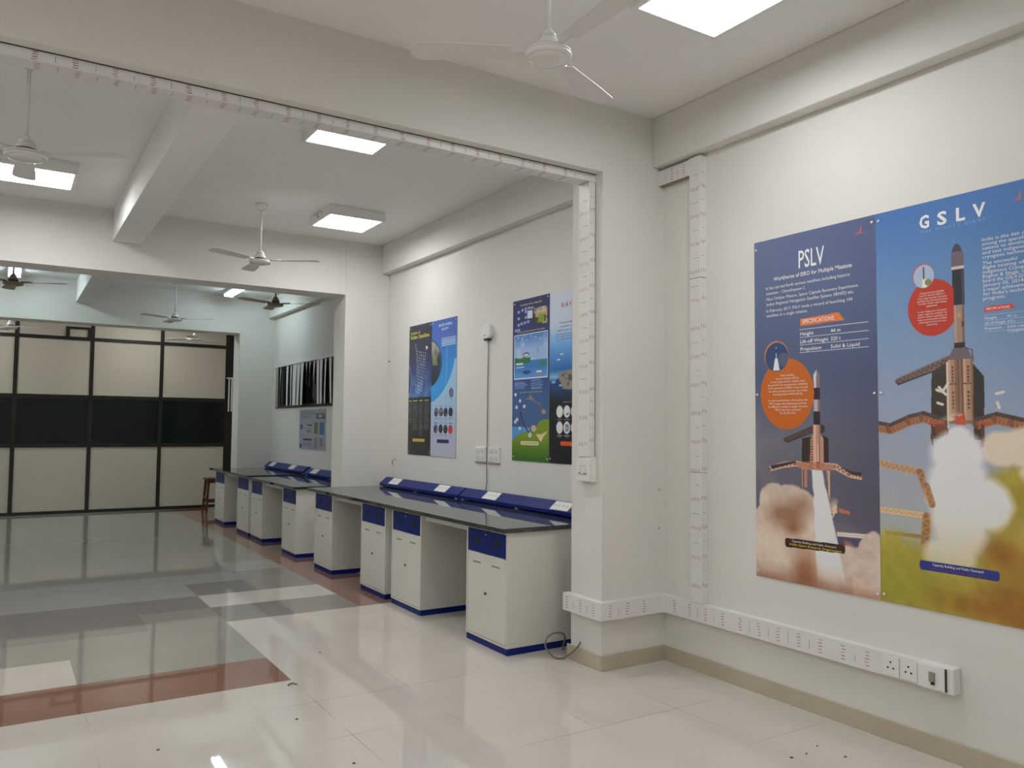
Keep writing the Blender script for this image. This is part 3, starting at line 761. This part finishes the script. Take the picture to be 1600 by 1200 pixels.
P.mix(np.clip(1.4-np.hypot((P.u-.675)/.05, (P.v-.785)/.028), 0, 1)*(n3 > .48), (206, 182, 150)); P.poly([(.70, .775), (.788, .783), (.785, .790), (.71, .788)], (176, 104, 80))
P.mix(((P.v > .852) & (P.u > .69) & (P.v < .965) & (P.u < .99))*1.0, (74, 70, 96))
P.mix(np.clip(1.3-np.hypot((P.u-.76)/.055, (P.v-.882)/.02), 0, 1)*(n3 > .45), (206, 128, 84))
# smoke
def cloud(P, blobs, nz, amt):
    f = np.full(P.u.shape, -9.0)
    for cu, cv, ru, rv in blobs: f = np.maximum(f, 1-np.hypot((P.u-cu)/ru, (P.v-cv)/rv))
    return f+(nz-.5)*amt
cl = cloud(P, [(.17, .775, .135, .062), (.30, .775, .20, .058), (.42, .80, .16, .075), (.12, .83, .14, .05), (.3, .90, .42, .11), (.0, .87, .12, .07), (.95, .90, .13, .075), (.88, .95, .30, .085), (.3, 1.0, .8, .08), (.97, .865, .06, .035)], n2, .45)
mk = np.clip(cl/.10, 0, 1)
def blend(A, w_, B): return A*(1-np.clip(w_, 0, 1)[..., None])+np.array(B, float)*np.clip(w_, 0, 1)[..., None]
sm = blend(np.full(P.c.shape, (190., 172, 158)), (n2-.42)*2.2, (206, 192, 180))
g = lambda cu, cv, ru, rv: np.exp(-((P.u-cu)/ru)**2-((P.v-cv)/rv)**2)
sm = blend(sm, g(.26, .815, .15, .038)*1.1*(.5+n3)+g(.40, .775, .10, .03)*.6*(.5+n2), (142, 104, 80))
sm = blend(sm, g(.33, .845, .07, .02)*.9, (134, 82, 50))
sm = blend(sm, (P.v-.86)*9*np.clip(1.2-np.abs(P.u-.43)/.13, 0, 1)*(.7+.6*n2), (138, 84, 54))
sm = blend(sm, (P.v-.945)*13*(.35+n2*.9)*(P.u < .8), (134, 94, 70))
sm = blend(sm, g(.12, .90, .2, .05)*.7, (214, 190, 172)); sm = blend(sm, (P.v-.955)*16*(P.u > .7)*(.3+n2*.6), (166, 120, 96))
sm = sm*(.90+.22*(n3*.6+noise2(280, 700, 30, 77)*.4)[..., None])
P.c = P.c*(1-mk[..., None])+sm*mk[..., None]
# exhaust plume
cu = .535+(P.v-.68)*.36; hw = .045+(P.v-.68)*.26
pl = np.clip((1-np.abs(P.u-cu)/hw+(n3-.5)*.25)/.16, 0, 1)*(P.v > .678)*np.clip((.985-P.v)/.06, 0, 1)
P.mix(pl, (216, 214, 222)); P.mix(pl*np.clip((P.v-.86)*6, 0, .6), (222, 196, 178))
P.mix(np.clip((P.v-.975)*40, 0, 1)*.5, (150, 100, 76))
# inset circle, orange blob, pill, logo
bl = (np.hypot((P.u-.285)/.232, (P.v-.462)/.103) < 1); P.mix(bl*1.0, (180, 92, 24))
P.ell(.197, .350, .109, .0445, (186, 112, 70)); P.ell(.200, .353, .104, .043, (44, 66, 104)); P.mix((np.hypot((P.u-.26)/.05, (P.v-.362)/.02) < 1)*.5, (110, 104, 108))
P.poly([(.185, .357), (.207, .357), (.226, .392), (.168, .392)], (220, 216, 218)); P.line((.197, .325), (.197, .357), .003, (206, 206, 214)); P.line((.197, .33), (.197, .34), .004, (20, 30, 50))
P.poly([(.262, .879), (.27, .876), (.735, .873), (.746, .880), (.746, .890), (.738, .896), (.268, .902), (.259, .894)], (54, 30, 18))
P.poly([(.852, .043), (.885, .034), (.903, .018), (.902, .042), (.893, .040)], (170, 92, 76)); P.rect(.853, .95, .0405, .0425, (140, 110, 140), .7)
P.poly([(.409, .250), (.72, .245), (.764, .268), (.409, .270)], (208, 108, 50))
for v_ in (.2805, .303, .3245, .346): P.line((.405, v_), (.94, v_), .0018, (200, 204, 220))
wt = (232, 232, 240); ck = (250, 226, 196)
T = [('*PSLV', .402, .614, .103, .050, wt), ('*Workhorse of ISRO for Multiple Missions', .181, .827, .127, .0115, wt),
     ('It has carried forth various satellites including historic', .111, .813, .150, .0088, wt), ('missions - Chandrayaan-1,', .111, .457, .166, .0088, wt),
     ('Mars Orbiter Mission, Space Capsule Recovery Experiment,', .114, .874, .183, .0088, wt), ('Indian Regional Navigation Satellite System (IRNSS) etc.', .114, .840, .1985, .0088, wt),
     ('In February 2017, PSLV made a record of launching 104', .112, .827, .218, .0088, wt), ('satellites in a single mission.', .112, .474, .2325, .0088, wt),
     ('*SPECIFICATIONS', .43, .685, .264, .0115, wt), ('*Height', .41, .52, .298, .010, wt), ('*44 m', .658, .734, .298, .010, wt), ('*Lift-off Weight', .41, .64, .320, .010, wt), ('*320 t', .658, .735, .320, .010, wt),
     ('*Propulsion', .41, .582, .3415, .010, wt), ('*Solid & Liquid', .657, .877, .3415, .010, wt)]
bt = ['Polar Satellite', 'Launch Vehicle (PSLV),', 'a four stage launch vehicle, best', 'known for its exceptional reliability', 'is the pinnacle of ISRO. It has carried', 'its most coveted missions into orbit', 'including India\'s MOM (2013).', '', 'A vital commitment of inserting the', 'PS-4 stage and injecting payloads', 'in different orbits in single mission.', 'PSLV has four variants', 'XL, QL, DL & CA.']
bw = [.06, .10, .15, .172, .172, .168, .13, 0, .172, .16, .172, .11, .07]
for k, (s_, h_) in enumerate(zip(bt, bw)):
    if s_: T.append((s_, .295-h_, .295+h_, .411+k*.0091, .0058, ck))
T += [('*Capacity Building and Public Outreach', .32, .68, .885, .0055, (216, 206, 200)), ('*Indian Space Research Organisation', .30, .72, .8945, .006, (222, 180, 60))]
make_poster(P, 3.182, .775, 2.596, 1.933, 'tall slate-blue rocket launch poster titled PSLV with an orange text blob', 'poster', 'rocket posters on the right wall', T,
            [(.019, .024), (.978, .019), (.019, .462), (.978, .469), (.019, .985), (.978, .985)])

# --- GSLV
P = Print(280, 700, 2.494)
P.grad([(0, (66, 104, 158)), (.15, (88, 122, 166)), (.35, (116, 138, 166)), (.5, (136, 148, 170)), (.65, (148, 154, 168)), (.8, (156, 160, 160)), (1, (166, 164, 146))])
P.mix(np.clip((P.u-.55)*1.3, 0, 1)*np.clip(1-P.v*1.5, 0, 1)*.6, (54, 100, 160))
n1 = noise2(280, 700, 3, 11); n2 = noise2(280, 700, 6, 12); n3 = noise2(280, 700, 16, 18)
dk = (66, 56, 50)
P.poly([(.356, .426), (.455, .385), (.455, .586), (.343, .586)], (58, 52, 46)); P.poly([(.60, .405), (.665, .439), (.661, .586), (.60, .586)], (54, 48, 44))
P.truss((.138, .442), (.476, .392), .018, (70, 56, 52), (120, 98, 90), 22); P.line((.14, .449), (.37, .420), .005, (60, 46, 42)); P.poly([(.36, .42), (.48, .395), (.48, .43), (.36, .43)], (62, 54, 50))
P.poly([(.489, .174), (.489, .141), (.501, .125), (.521, .116), (.546, .126), (.563, .146), (.563, .179)], (104, 92, 100)); P.poly([(.501, .125), (.521, .116), (.546, .126), (.555, .138), (.493, .136)], (74, 66, 78))
P.rect(.490, .563, .172, .179, (190, 170, 168)); P.rect(.493, .566, .179, .266, (46, 46, 54)); P.rect(.545, .566, .179, .266, (64, 66, 78))
P.rect(.496, .562, .266, .355, (146, 122, 108)); P.rect(.50, .515, .266, .355, (160, 138, 124)); P.rect(.545, .562, .266, .355, (112, 92, 84))
P.rect(.520, .540, .285, .296, (210, 170, 80), .4); P.rect(.542, .556, .305, .318, (90, 60, 50)); P.rect(.495, .561, .355, .370, (54, 44, 44))
P.poly([(.488, .369), (.575, .369), (.605, .398), (.455, .396)], (104, 92, 100)); P.line((.60, .375), (.605, .40), .004, (80, 80, 96)); P.line((.56, .368), (.603, .376), .003, (80, 80, 96))
P.poly([(.455, .396), (.605, .398), (.600, .548), (.452, .548)], (128, 96, 76))
for a, b in ((.458, .510), (.548, .602)):
    P.rect(a, b, .396, .540, (158, 126, 104)); P.rect(a, a+.012, .396, .54, (178, 146, 122)); P.rect(b-.012, b, .396, .54, (128, 98, 80)); P.rect(a, b, .452, .456, (110, 84, 70))
    for k in range(5): P.rect((a+b)/2-.006, (a+b)/2+.006, .412+k*.008, .417+k*.008, (90, 64, 52)); P.rect((a+b)/2-.006, (a+b)/2+.006, .472+k*.009, .477+k*.009, (90, 64, 52))
P.rect(.510, .548, .396, .54, (112, 82, 66)); P.rect(.524, .534, .396, .52, (140, 106, 86)); P.rect(.448, .456, .40, .56, (200, 182, 166))
for a, b, n in (((.0, .556), (.08, .562), 8), ((.08, .562), (.21, .540), 12), ((.21, .540), (.30, .532), 8), ((.30, .532), (.42, .548), 10)):
    P.truss(a, b, .030, (116, 74, 52), (160, 106, 74), n); P.line((a[0], a[1]-.010), (b[0], b[1]-.010), .012, (62, 56, 60), .8)
for a, b, n in (((.62, .548), (.73, .536), 10), ((.73, .536), (.82, .545), 9), ((.82, .545), (1.0, .562), 16)):
    P.truss(a, b, .030, (116, 74, 52), (160, 106, 74), n); P.line((a[0], a[1]-.010), (b[0], b[1]-.010), .012, (62, 54, 54), .8)
P.rect(.33, .43, .545, .551, (164, 78, 54)); P.rect(.62, .70, .545, .551, (160, 80, 54)); P.rect(.345, .36, .55, .60, (96, 62, 46)); P.rect(.37, .44, .55, .575, (110, 66, 46)); P.rect(.64, .66, .55, .60, (90, 62, 50))
P.poly([(.502, .525), (.551, .525), (.556, .552), (.497, .552)], (176, 70, 44)); P.mix(np.clip(1.3-np.hypot((P.u-.525)/.11, (P.v-.547)/.022), 0, 1)*(n3 > .52), (220, 196, 170))
for a, b in (((.385, .466), (.405, .470)), ((.40, .460), (.44, .478)), ((.39, .498), (.42, .502)), ((.73, .480), (.77, .476)), ((.735, .500), (.745, .512)), ((.455, .452), (.42, .472))): P.line(a, b, .008, (200, 192, 178))
P.truss((.0, .650), (.27, .668), .020, (156, 118, 90), (184, 146, 110), 16); P.truss((.27, .668), (.345, .745), .022, (132, 88, 62), (172, 130, 90), 9)
P.truss((.0, .768), (.33, .774), .014, (186, 150, 110), (214, 176, 132), 18); P.truss((.31, .775), (.29, .86), .026, (132, 90, 56), (176, 134, 82), 8); P.truss((.04, .826), (.28, .825), .008, (130, 110, 60), (150, 120, 60), 12)
# yellow-green and orange fumes
def blend(A, w_, B): return A*(1-np.clip(w_, 0, 1)[..., None])+np.array(B, float)*np.clip(w_, 0, 1)[..., None]
g = lambda cu, cv, ru, rv: np.exp(-((P.u-cu)/ru)**2-((P.v-cv)/rv)**2)
fum = blend(np.full(P.c.shape, (166., 152, 64)), (n1-.35)*1.6, (146, 136, 50))
fum = blend(fum, g(.10, .95, .25, .05)*.8, (140, 140, 44)); fum = blend(fum, g(.92, .72, .2, .06)*.9*(.4+n2), (150, 132, 50))
fum = blend(fum, np.clip((P.v-.80)*8, 0, 1)*np.clip((P.u-.52+(n1-.5)*.3)*3.2, 0, 1)*(.55+.6*n2), (142, 96, 40)); fum = blend(fum, g(.74, .84, .14, .035)*.8+g(.62, .97, .3, .03)*.7, (134, 80, 30))
fum = blend(fum, g(.90, .80, .12, .04)*.7, (176, 150, 84))
fum = fum*(.90+.2*n3[..., None])
f1 = np.clip(cloud(P, [(.88, .74, .30, .12), (.95, .90, .50, .20), (.60, 1.0, .6, .16), (.1, 1.0, .5, .17), (.05, .90, .35, .09)], n2, .30)/.35, 0, 1)
P.c = blend(P.c, f1*0, (0, 0, 0)); P.c = P.c*(1-f1[..., None])+fum*f1[..., None]
P.mix(np.clip(cloud(P, [(.75, .605, .13, .045), (.90, .60, .18, .05), (1.0, .65, .16, .05)], n2, .35)/.22, 0, 1), (204, 190, 172))
wl = cloud(P, [(.51, .585, .09, .036), (.50, .62, .19, .065), (.50, .70, .20, .11), (.50, .79, .20, .09), (.66, .735, .16, .07), (.44, .86, .18, .05)], n2, .28)
wm_ = np.clip(wl/.30, 0, 1)*np.clip(1.1-np.clip((P.v-.76)*5.5, 0, .9), 0, 1)
P.mix(wm_, (210, 206, 208)); P.mix(np.clip(wl/.30, 0, 1)*np.clip((P.v-.70)*3, 0, .55)*np.clip((.93-P.v)*12, 0, 1), (214, 198, 158))
P.mix(g(.52, .66, .07, .09)*.5, (222, 220, 226))
P.truss((.31, .70), (.345, .745), .018, (134, 92, 64), (176, 134, 94), 5)
# red blob, inset, pill, logo
P.mix((np.hypot((P.u-.370)/.158, (P.v-.264)/.070) < 1)*(P.u < .499)*1.0, (170, 54, 40))
P.ell(.314, .182, .070, .030, (168, 76, 72)); P.ell(.317, .184, .067, .029, (150, 166, 188)); P.poly([(.31, .19), (.33, .19), (.335, .213), (.305, .213)], (224, 216, 200)); P.line((.318, .163), (.318, .19), .005, (90, 70, 66)); P.ell(.345, .200, .022, .008, (120, 120, 70))
P.mix((np.hypot((P.u-.27)/.013, (P.v-.893)/.0115) < 1) | (np.hypot((P.u-.713)/.013, (P.v-.893)/.0115) < 1) | ((P.u > .27) & (P.u < .713) & (np.abs(P.v-.893) < .0115)), (38, 50, 120))
P.poly([(.841, .047), (.87, .040), (.886, .024), (.886, .047), (.878, .044)], (166, 92, 80)); P.rect(.841, .935, .0455, .0475, (90, 100, 160), .7)
P.poly([(.675, .278), (.82, .276), (.846, .288), (.677, .2905)], (196, 60, 44))
for v_ in (.298, .310, .322, .3365): P.line((.677, v_), (.97, v_), .0012, (180, 196, 222), .8)
gt = (60, 74, 108); gt2 = (226, 232, 242)
T = [('**G', .298, .360, .0635, .0305, gt2), ('**S', .410, .470, .0635, .0305, gt2), ('**L', .525, .578, .0635, .0305, gt2), ('**V', .622, .696, .0635, .0305, gt2),
     ('T H E   M I G H T Y   G I A N T', .302, .695, .0765, .0075, (116, 146, 196))]
ls = ['India is the 6th country', 'among the spacefaring', 'nations to develop', 'and test indigenous', 'cryogenic technology.', '', 'The successful', 'flight testing of the', 'indigenous Cryogenic', 'Engine & Stage, on', 'board the GSLV-D5 on', 'January 05, 2014, was', 'a major achievement', 'for India\'s technology', 'progress.']
v_ = .124
for s_ in ls:
    if s_: T.append((s_, .672, .672+.0135*len(s_), v_, .0078, gt2)); v_ += .0103
    else: v_ += .004
T += [('*SPECIFICATIONS', .685, .815, .2865, .006, (240, 214, 208)), ('Height', .677, .745, .3075, .006, gt2), ('49.1 m', .80, .85, .3075, .006, gt2), ('Lift-off Weight', .677, .79, .3195, .006, gt2), ('415 t', .80, .84, .3195, .006, gt2),
      ('Propulsion', .677, .77, .3315, .006, gt2), ('Solid, Liquid &', .80, .93, .3315, .006, gt2), ('Cryogenic', .80, .89, .341, .006, gt2)]
bt = ['Geosynchronous Satellite', 'Launch Vehicle (GSLV) a', 'three stage launcher that puts', 'satellites into Geosynchronous', 'Transfer Orbit, with heavy', 'payload.', '', 'It uses indigenous Cryogenic', 'upper stage that enables the', 'launch vehicle capability of', 'heavy communication satellites', 'and navigation from our own', 'country.']
bw = [.075, .08, .09, .095, .09, .035, 0, .09, .09, .09, .092, .085, .035]
for k, (s_, h_) in enumerate(zip(bt, bw)):
    if s_: T.append((s_, .368-h_, .368+h_, .228+k*.0066, .0044, (246, 200, 190)))
T += [('*Capacity Building and Public Outreach', .339, .639, .8915, .006, (222, 222, 232)), ('*Indian Space Research Organisation', .33, .655, .901, .0055, (110, 60, 100))]
make_poster(P, 2.405, .775, 2.596, 1.933, 'tall bright-blue rocket poster titled GSLV with a red text blob and yellow fumes', 'poster', 'rocket posters on the right wall', T,
            [(.022, .020), (.978, .02), (.022, .469), (.022, .982), (.978, .982)])

# --- four smaller posters in the second bay
W4, H4 = 150, 372
def bars(P, u0_, u1_, v0_, v1_, dv, col, seed, fill=.45, a=.8):
    r = np.random.RandomState(seed); v_ = v0_
    while v_ < v1_:
        P.rect(u0_, u0_+(u1_-u0_)*(.7+.3*r.rand()), v_, v_+dv*fill, col, a*(.6+.4*r.rand())); v_ += dv
P = Print(W4, H4, 2.55); P.grad([(0, (44, 46, 62)), (.1, (40, 40, 58)), (.25, (42, 44, 70)), (.4, (46, 62, 108)), (.555, (60, 96, 150)), (.562, (34, 34, 38)), (1, (32, 32, 34))])
P.mix((P.u-.4)*(P.v < .56)*.3*(P.v > .1), (30, 60, 110)); n1 = noise2(W4, H4, 5, 21); P.mix(np.clip((n1-.5)*3, 0, .5)*((P.v > .3) & (P.v < .56)), (90, 130, 180))
P.ell(-.02, .43, .16, .13, (110, 150, 190), .8, .15); P.ell(-.05, .43, .16, .12, (30, 50, 100), 1, .1); P.rect(.0, .12, .5625, 1, (34, 34, 38))
P.ell(.787, .189, .05, .017, (170, 110, 90)); P.ell(.79, .186, .035, .01, (220, 190, 170))
r = np.random.RandomState(5)
for arm in range(6):
    for k in range(14):
        t = k/14; u_ = .30+arm*.085+.25*t*(1-t)-.05*arm*t+r.uniform(-.012, .012); v_ = .20+.33*t+arm*.005-.05*(arm == 0)
        P.line((u_, v_), (u_+.006, v_+.006), .010+.006*r.rand(), (170, 186, 206), .75)
for a, b, s_ in ((.044, .181, 1), (.207, .461, 2), (.498, .678, 3), (.724, .95, 4)):
    bars(P, a, b, .60, {1: .76, 2: .81, 3: .86, 4: .81}[s_], .012, (120, 122, 120), s_, .5, .7); P.rect(a, a+(b-a)*.8, .583, .588, (206, 200, 110))
P.rect(.207, .44, .655, .71, (54, 58, 66)); P.rect(.22, .75, .877, .900, (200, 180, 50))
T = [('*Evolution of', .08, .494, .068, .020, (212, 204, 70)), ('*Indian Satellites', .075, .904, .105, .030, (214, 206, 66)), ('Capacity Building', .25, .72, .892, .009, (90, 80, 40))]
make_poster(P, 7.927, .541, 2.584, 1.379, 'narrow dark poster headed Indian Satellites in yellow, leftmost on the second bay wall', 'poster', 'four posters above the front bench', T, [(.05, .02), (.95, .02), (.05, .98), (.95, .98)], edge=(60, 60, 66))

P = Print(W4, H4, 2.55); P.grad([(0, (64, 90, 160)), (.12, (62, 96, 168)), (.3, (46, 120, 186)), (.5, (50, 138, 200)), (1, (60, 140, 200))])
# pale lower part beyond the blue arc
arc = (np.hypot((P.u+.35)/1.32, (P.v-.20)/.42) > 1) & (P.v > .3); P.mix(arc*1.0, (138, 172, 198)); P.mix(arc*np.clip((P.v-.55)*2.6, 0, 1), (166, 168, 184))
P.mix((np.hypot((P.u+.22)/.66, (P.v-.31)/.19) < 1)*1.0, (40, 84, 138)); ea = np.hypot((P.u+.2)/.60, (P.v-.315)/.178) < 1
P.mix(ea*1.0, (38, 46, 66)); n1 = noise2(W4, H4, 6, 31); P.mix(ea*np.clip((.30-P.v)*10+(n1-.4)*3, 0, 1)*(P.v < .33), (150, 140, 120)); P.mix(ea*(n1 > .52)*(P.v > .2)*(P.v < .33)*.8, (96, 120, 66)); P.mix(ea*np.clip((P.v-.38)*8, 0, 1), (34, 34, 40))
for v_ in (.140, .153, .166, .179, .192): P.line((.41, v_), (.95, v_-.0), .006, (190, 206, 232))
for k in range(22): P.ell(.62-.10*((k-6)/16)**2*(k > 6), .21+k*.017, .02, .005, (150, 196, 226), .55)
for k, (a, b) in enumerate([(.811, .541), (.225, .677), (.416, .676), (.602, .679), (.796, .677), (.209, .799), (.413, .798), (.605, .801), (.793, .802)]):
    P.ell(a, b, .085, .033, (176, 46, 52) if k == 8 else (52, 50, 62)); P.mix((np.hypot((P.u-a)/.07, (P.v-b)/.027) < 1)*(n1 > .5)*.6, ((200, 70, 60) if k == 8 else (150, 140, 160)))
    P.rect(a-.08, a+.08, b+.042, b+.046, (120, 126, 150)); P.rect(a-.06, a+.06, b+.052, b+.055, (130, 136, 158)); P.rect(a-.06, a+.06, b-.045, b-.041, (80, 80, 104))
P.rect(.267, .739, .876, .902, (50, 48, 96))
T = [('*MASTER CONTROL', .294, .823, .050, .017, (216, 224, 242)), ('*FACILITY', .409, .681, .080, .016, (206, 216, 240)), ('Satellite health keeping and operations', .234, .924, .124, .010, (190, 70, 90))]
make_poster(P, 7.385, .541, 2.582, 1.379, 'narrow blue poster with the earth and rows of small round pictures', 'poster', 'four posters above the front bench', T, [(.04, .015), (.96, .02), (.96, .98)])

P = Print(W4, H4, 2.55); P.grad([(0, (36, 40, 84)), (.2, (38, 44, 96)), (.5, (44, 66, 120)), (.6, (60, 88, 134)), (.75, (66, 92, 132)), (1, (60, 84, 124))])
n1 = noise2(W4, H4, 5, 41); n2 = noise2(W4, H4, 12, 42)
for a, b in ((.13, .075), (.24, .065), (.33, .06), (.13, .115), (.33, .115), (.13, .155), (.22, .150), (.31, .147), (.40, .145), (.06, .187), (.14, .187), (.42, .06), (.50, .062), (.33, .08)): P.rect(a, a+.065, b-.008, b+.008, (150, 164, 200), .85)
P.rect(.405, .547, .078, .125, (186, 196, 214)); P.rect(.576, .94, .070, .172, (52, 46, 38)); P.mix(((np.abs(P.u-.758) < .18) & (np.abs(P.v-.12) < .05))*np.clip((n2-.48)*9, 0, 1), (166, 146, 96)); P.rect(.70, .86, .115, .162, (130, 160, 40), .8); P.ell(.79, .085, .15, .02, (190, 176, 150), .7); P.rect(.585, .74, .085, .105, (170, 160, 150), .8)
P.rect(.045, .955, .216, .497, (190, 204, 222))
pic = (P.u > .06) & (P.u < .94) & (P.v > .222) & (P.v < .49); sky = np.clip((P.v-.225)/.09, 0, 1)
P.mix(pic*1.0, (70, 112, 176)); P.mix(pic*sky*.9, (150, 172, 206)); P.mix(pic*(P.v > .385), (56, 110, 172)); P.mix(pic*(P.v > .42)*np.clip((P.v-.42)*9, 0, .6), (110, 160, 206)); P.mix(pic*(P.v < .385)*np.clip((n1-.5)*4, 0, .5), (196, 206, 222))
P.mix((P.u < .5)*(P.u > .06)*(P.v > .364+(n2-.5)*.02)*(P.v < .41-(P.u*.03))*1.0, (44, 108, 62)); P.mix((P.u > .74)*(P.u < .94)*(P.v > .395)*(P.v < .425)*.9, (44, 120, 92)); P.rect(.10, .30, .395, .405, (206, 220, 220)); P.rect(.10, .33, .42, .425, (180, 206, 226))
P.ell(.38, .345, .09, .012, (60, 66, 90)); P.ell(.38, .348, .07, .006, (206, 210, 214)); P.ell(.40, .455, .12, .012, (36, 66, 120)); P.rect(.66, .80, .452, .462, (214, 214, 220)); P.rect(.71, .80, .464, .472, (190, 90, 96)); P.line((.70, .31), (.71, .345), .008, (110, 110, 140))
for k in range(6): P.ell(.15+.12*k, .235+.01*((k*7) % 3), .02, .004, (196, 210, 226), .7)
bars(P, .06, .42, .51, .56, .010, (170, 186, 216), 7); bars(P, .52, .90, .505, .56, .010, (170, 186, 216), 9)
hill = (P.v > np.interp(P.u, [0, .2, .43, .64, .70, .79, 1], [.875, .835, .82, .812, .775, .75, .745])+(n1-.5)*.01)
P.mix((P.v > .79)*(P.u < .5)*1.0, (84, 136, 190)); P.mix(hill*1.0, (112, 136, 40)); P.mix(hill*np.clip((P.v-.86)*9, 0, 1), (62, 104, 34)); P.mix(np.clip((P.v-.96)*20, 0, 1)*.6, (40, 84, 36))
for p, q, c, w_ in (((.16, .59), (.23, .70), (60, 50, 96), .010), ((.36, .64), (.23, .70), (110, 80, 130), .010), ((.14, .65), (.23, .70), (90, 90, 150), .008), ((.23, .70), (.23, .80), (96, 60, 100), .016), ((.23, .70), (.34, .78), (40, 44, 84), .012), ((.34, .78), (.49, .832), (40, 44, 84), .012), ((.50, .62), (.77, .655), (150, 130, 110), .006), ((.77, .655), (.84, .70), (150, 84, 80), .008), ((.42, .795), (.76, .79), (170, 90, 70), .006)): P.line(p, q, w_, c)
for a, b in ((.09, .59), (.22, .63), (.12, .67), (.34, .665), (.14, .745), (.09, .76), (.22, .80)): P.ell(a, b, .035, .011, (196, 206, 222), .9)
P.poly([(.47, .61), (.54, .61), (.505, .594)], (196, 120, 80)); P.rect(.40, .60, .617, .622, (190, 150, 80), .8); P.ell(.86, .70, .06, .014, (170, 150, 100), .8); P.ell(.60, .80, .07, .02, (180, 170, 140), .9); P.ell(.5, .84, .05, .016, (196, 196, 190), .9)
P.poly([(.66, .835), (.80, .835), (.97, .812), (.86, .85), (.79, .882)], (206, 186, 140)); P.mix((np.hypot((P.u-.27)/.025, (P.v-.889)/.0115) < 1) | (np.hypot((P.u-.715)/.025, (P.v-.889)/.0115) < 1) | ((P.u > .27) & (P.u < .715) & (np.abs(P.v-.889) < .0115)), (200, 196, 150))
T = [('COMMUNICATION SATELLITES', .203, .791, .041, .011, (206, 196, 130)), ('SATELLITE NAVIGATION IN INDIA', .126, .88, .207, .009, (206, 190, 130)), ('SEARCH AND RESCUE', .22, .82, .583, .009, (190, 176, 120)), ('Capacity Building', .28, .70, .893, .008, (110, 110, 80))]
make_poster(P, 5.826, .553, 2.588, 1.367, 'narrow navy poster with a seascape picture and green hills at its foot', 'poster', 'four posters above the front bench', T, [(.05, .02), (.96, .015), (.05, .975), (.96, .98)])

P = Print(W4, H4, 2.55); P.grad([(0, (186, 190, 214)), (.2, (176, 190, 216)), (.32, (96, 150, 204)), (.46, (44, 96, 158)), (.50, (120, 170, 206)), (.53, (44, 70, 120)), (.60, (26, 30, 56)), (.66, (28, 28, 32)), (1, (26, 24, 28))])
n1 = noise2(W4, H4, 6, 51)
ea = np.hypot((P.u-.62)/.60, (P.v-.62)/.155) < 1; P.mix(ea*1.0, (30, 60, 110)); P.mix((np.hypot((P.u-.50)/.40, (P.v-.52)/.055) < 1)*(n1 > .35)*1.0, (130, 124, 112)); P.mix((np.hypot((P.u-.50)/.38, (P.v-.52)/.045) < 1)*(n1 > .55)*.8, (60, 66, 52)); P.mix(np.clip((P.v-.57)*12, 0, 1), (28, 28, 32))
for a, b in ((.10, .53), (.27, .55), (.30, .37), (.22, .40)): P.ell(a, b, .045, .006, (180, 206, 230), .7)
for a in (.254, .429, .604, .78):
    for b in (.702, .794): P.ell(a, b, .080, .035, (206, 206, 214)); P.mix((np.hypot((P.u-a)/.055, (P.v-b)/.023) < 1)*(n1 > .56)*.8, (90, 100, 124)); P.rect(a-.065, a+.065, b+.043, b+.047, (150, 150, 158)); P.rect(a-.045, a+.045, b+.053, b+.056, (130, 130, 140))
P.mix((np.hypot((P.u-.30)/.025, (P.v-.884)/.012) < 1) | (np.hypot((P.u-.72)/.025, (P.v-.884)/.012) < 1) | ((P.u > .30) & (P.u < .72) & (np.abs(P.v-.884) < .012)), (204, 84, 40))
T = [('*N', .285, .345, .098, .026, (176, 44, 60)), ('*A', .385, .445, .098, .026, (60, 50, 80)), ('*V', .475, .535, .098, .026, (176, 44, 60)), ('*I', .59, .61, .098, .026, (60, 50, 80)), ('*C', .66, .73, .098, .026, (176, 44, 60)),
     ('Navigational signals from the', .24, .80, .193, .010, (110, 90, 110)), ('constellation of satellites for', .26, .80, .215, .010, (110, 90, 110)), ('all the users of the region', .21, .78, .237, .010, (110, 80, 110)), ('with position accuracy over land', .15, .84, .257, .009, (60, 80, 120)), ('and sea for fishing, transport', .14, .80, .272, .009, (80, 100, 140)), ('and mapping of resources', .17, .78, .287, .009, (90, 110, 150)), ('APPLICATIONS', .33, .67, .652, .008, (150, 150, 160))]
make_poster(P, 5.270, .553, 2.588, 1.367, 'pale-topped poster headed NAV, cut off by the near column', 'poster', 'four posters above the front bench', T, [(.03, .975), (.97, .02), (.97, .98)])

# pale notice in the third bay
P = Print(110, 120, 1.0*1.38/1.15*.5+.5); P.grad([(0, (150, 150, 146)), (.1, (146, 150, 156)), (.5, (150, 154, 166)), (1, (142, 146, 156))])
P.rect(.02, .98, .10, .115, (96, 96, 94)); P.rect(.66, .98, .12, .24, (96, 88, 78)); P.rect(.74, .86, .15, .20, (170, 170, 166)); P.rect(.06, .45, .15, .22, (120, 126, 142)); P.rect(.33, .50, .37, .41, (60, 60, 96)); P.rect(.58, .72, .32, .60, (122, 112, 76)); P.rect(.78, .95, .32, .62, (72, 112, 146)); P.rect(.03, .13, .37, .50, (74, 84, 98)); P.rect(.17, .50, .73, .78, (40, 42, 60)); P.rect(.03, .11, .86, .96, (40, 44, 52)); P.rect(.58, .70, .70, .95, (122, 120, 126)); P.rect(.78, .92, .70, .90, (120, 118, 124)); P.rect(.30, .45, .50, .58, (124, 126, 132)); P.rect(.17, .5, .82, .94, (126, 128, 144))
make_poster(P, 11.70, 1.145, 1.735, .575, 'pale printed notice board under the blind, mostly grey with small blue block', 'notice', None, [('LABORATORY LAYOUT', .1, .6, .075, .045, (96, 96, 96))], [])
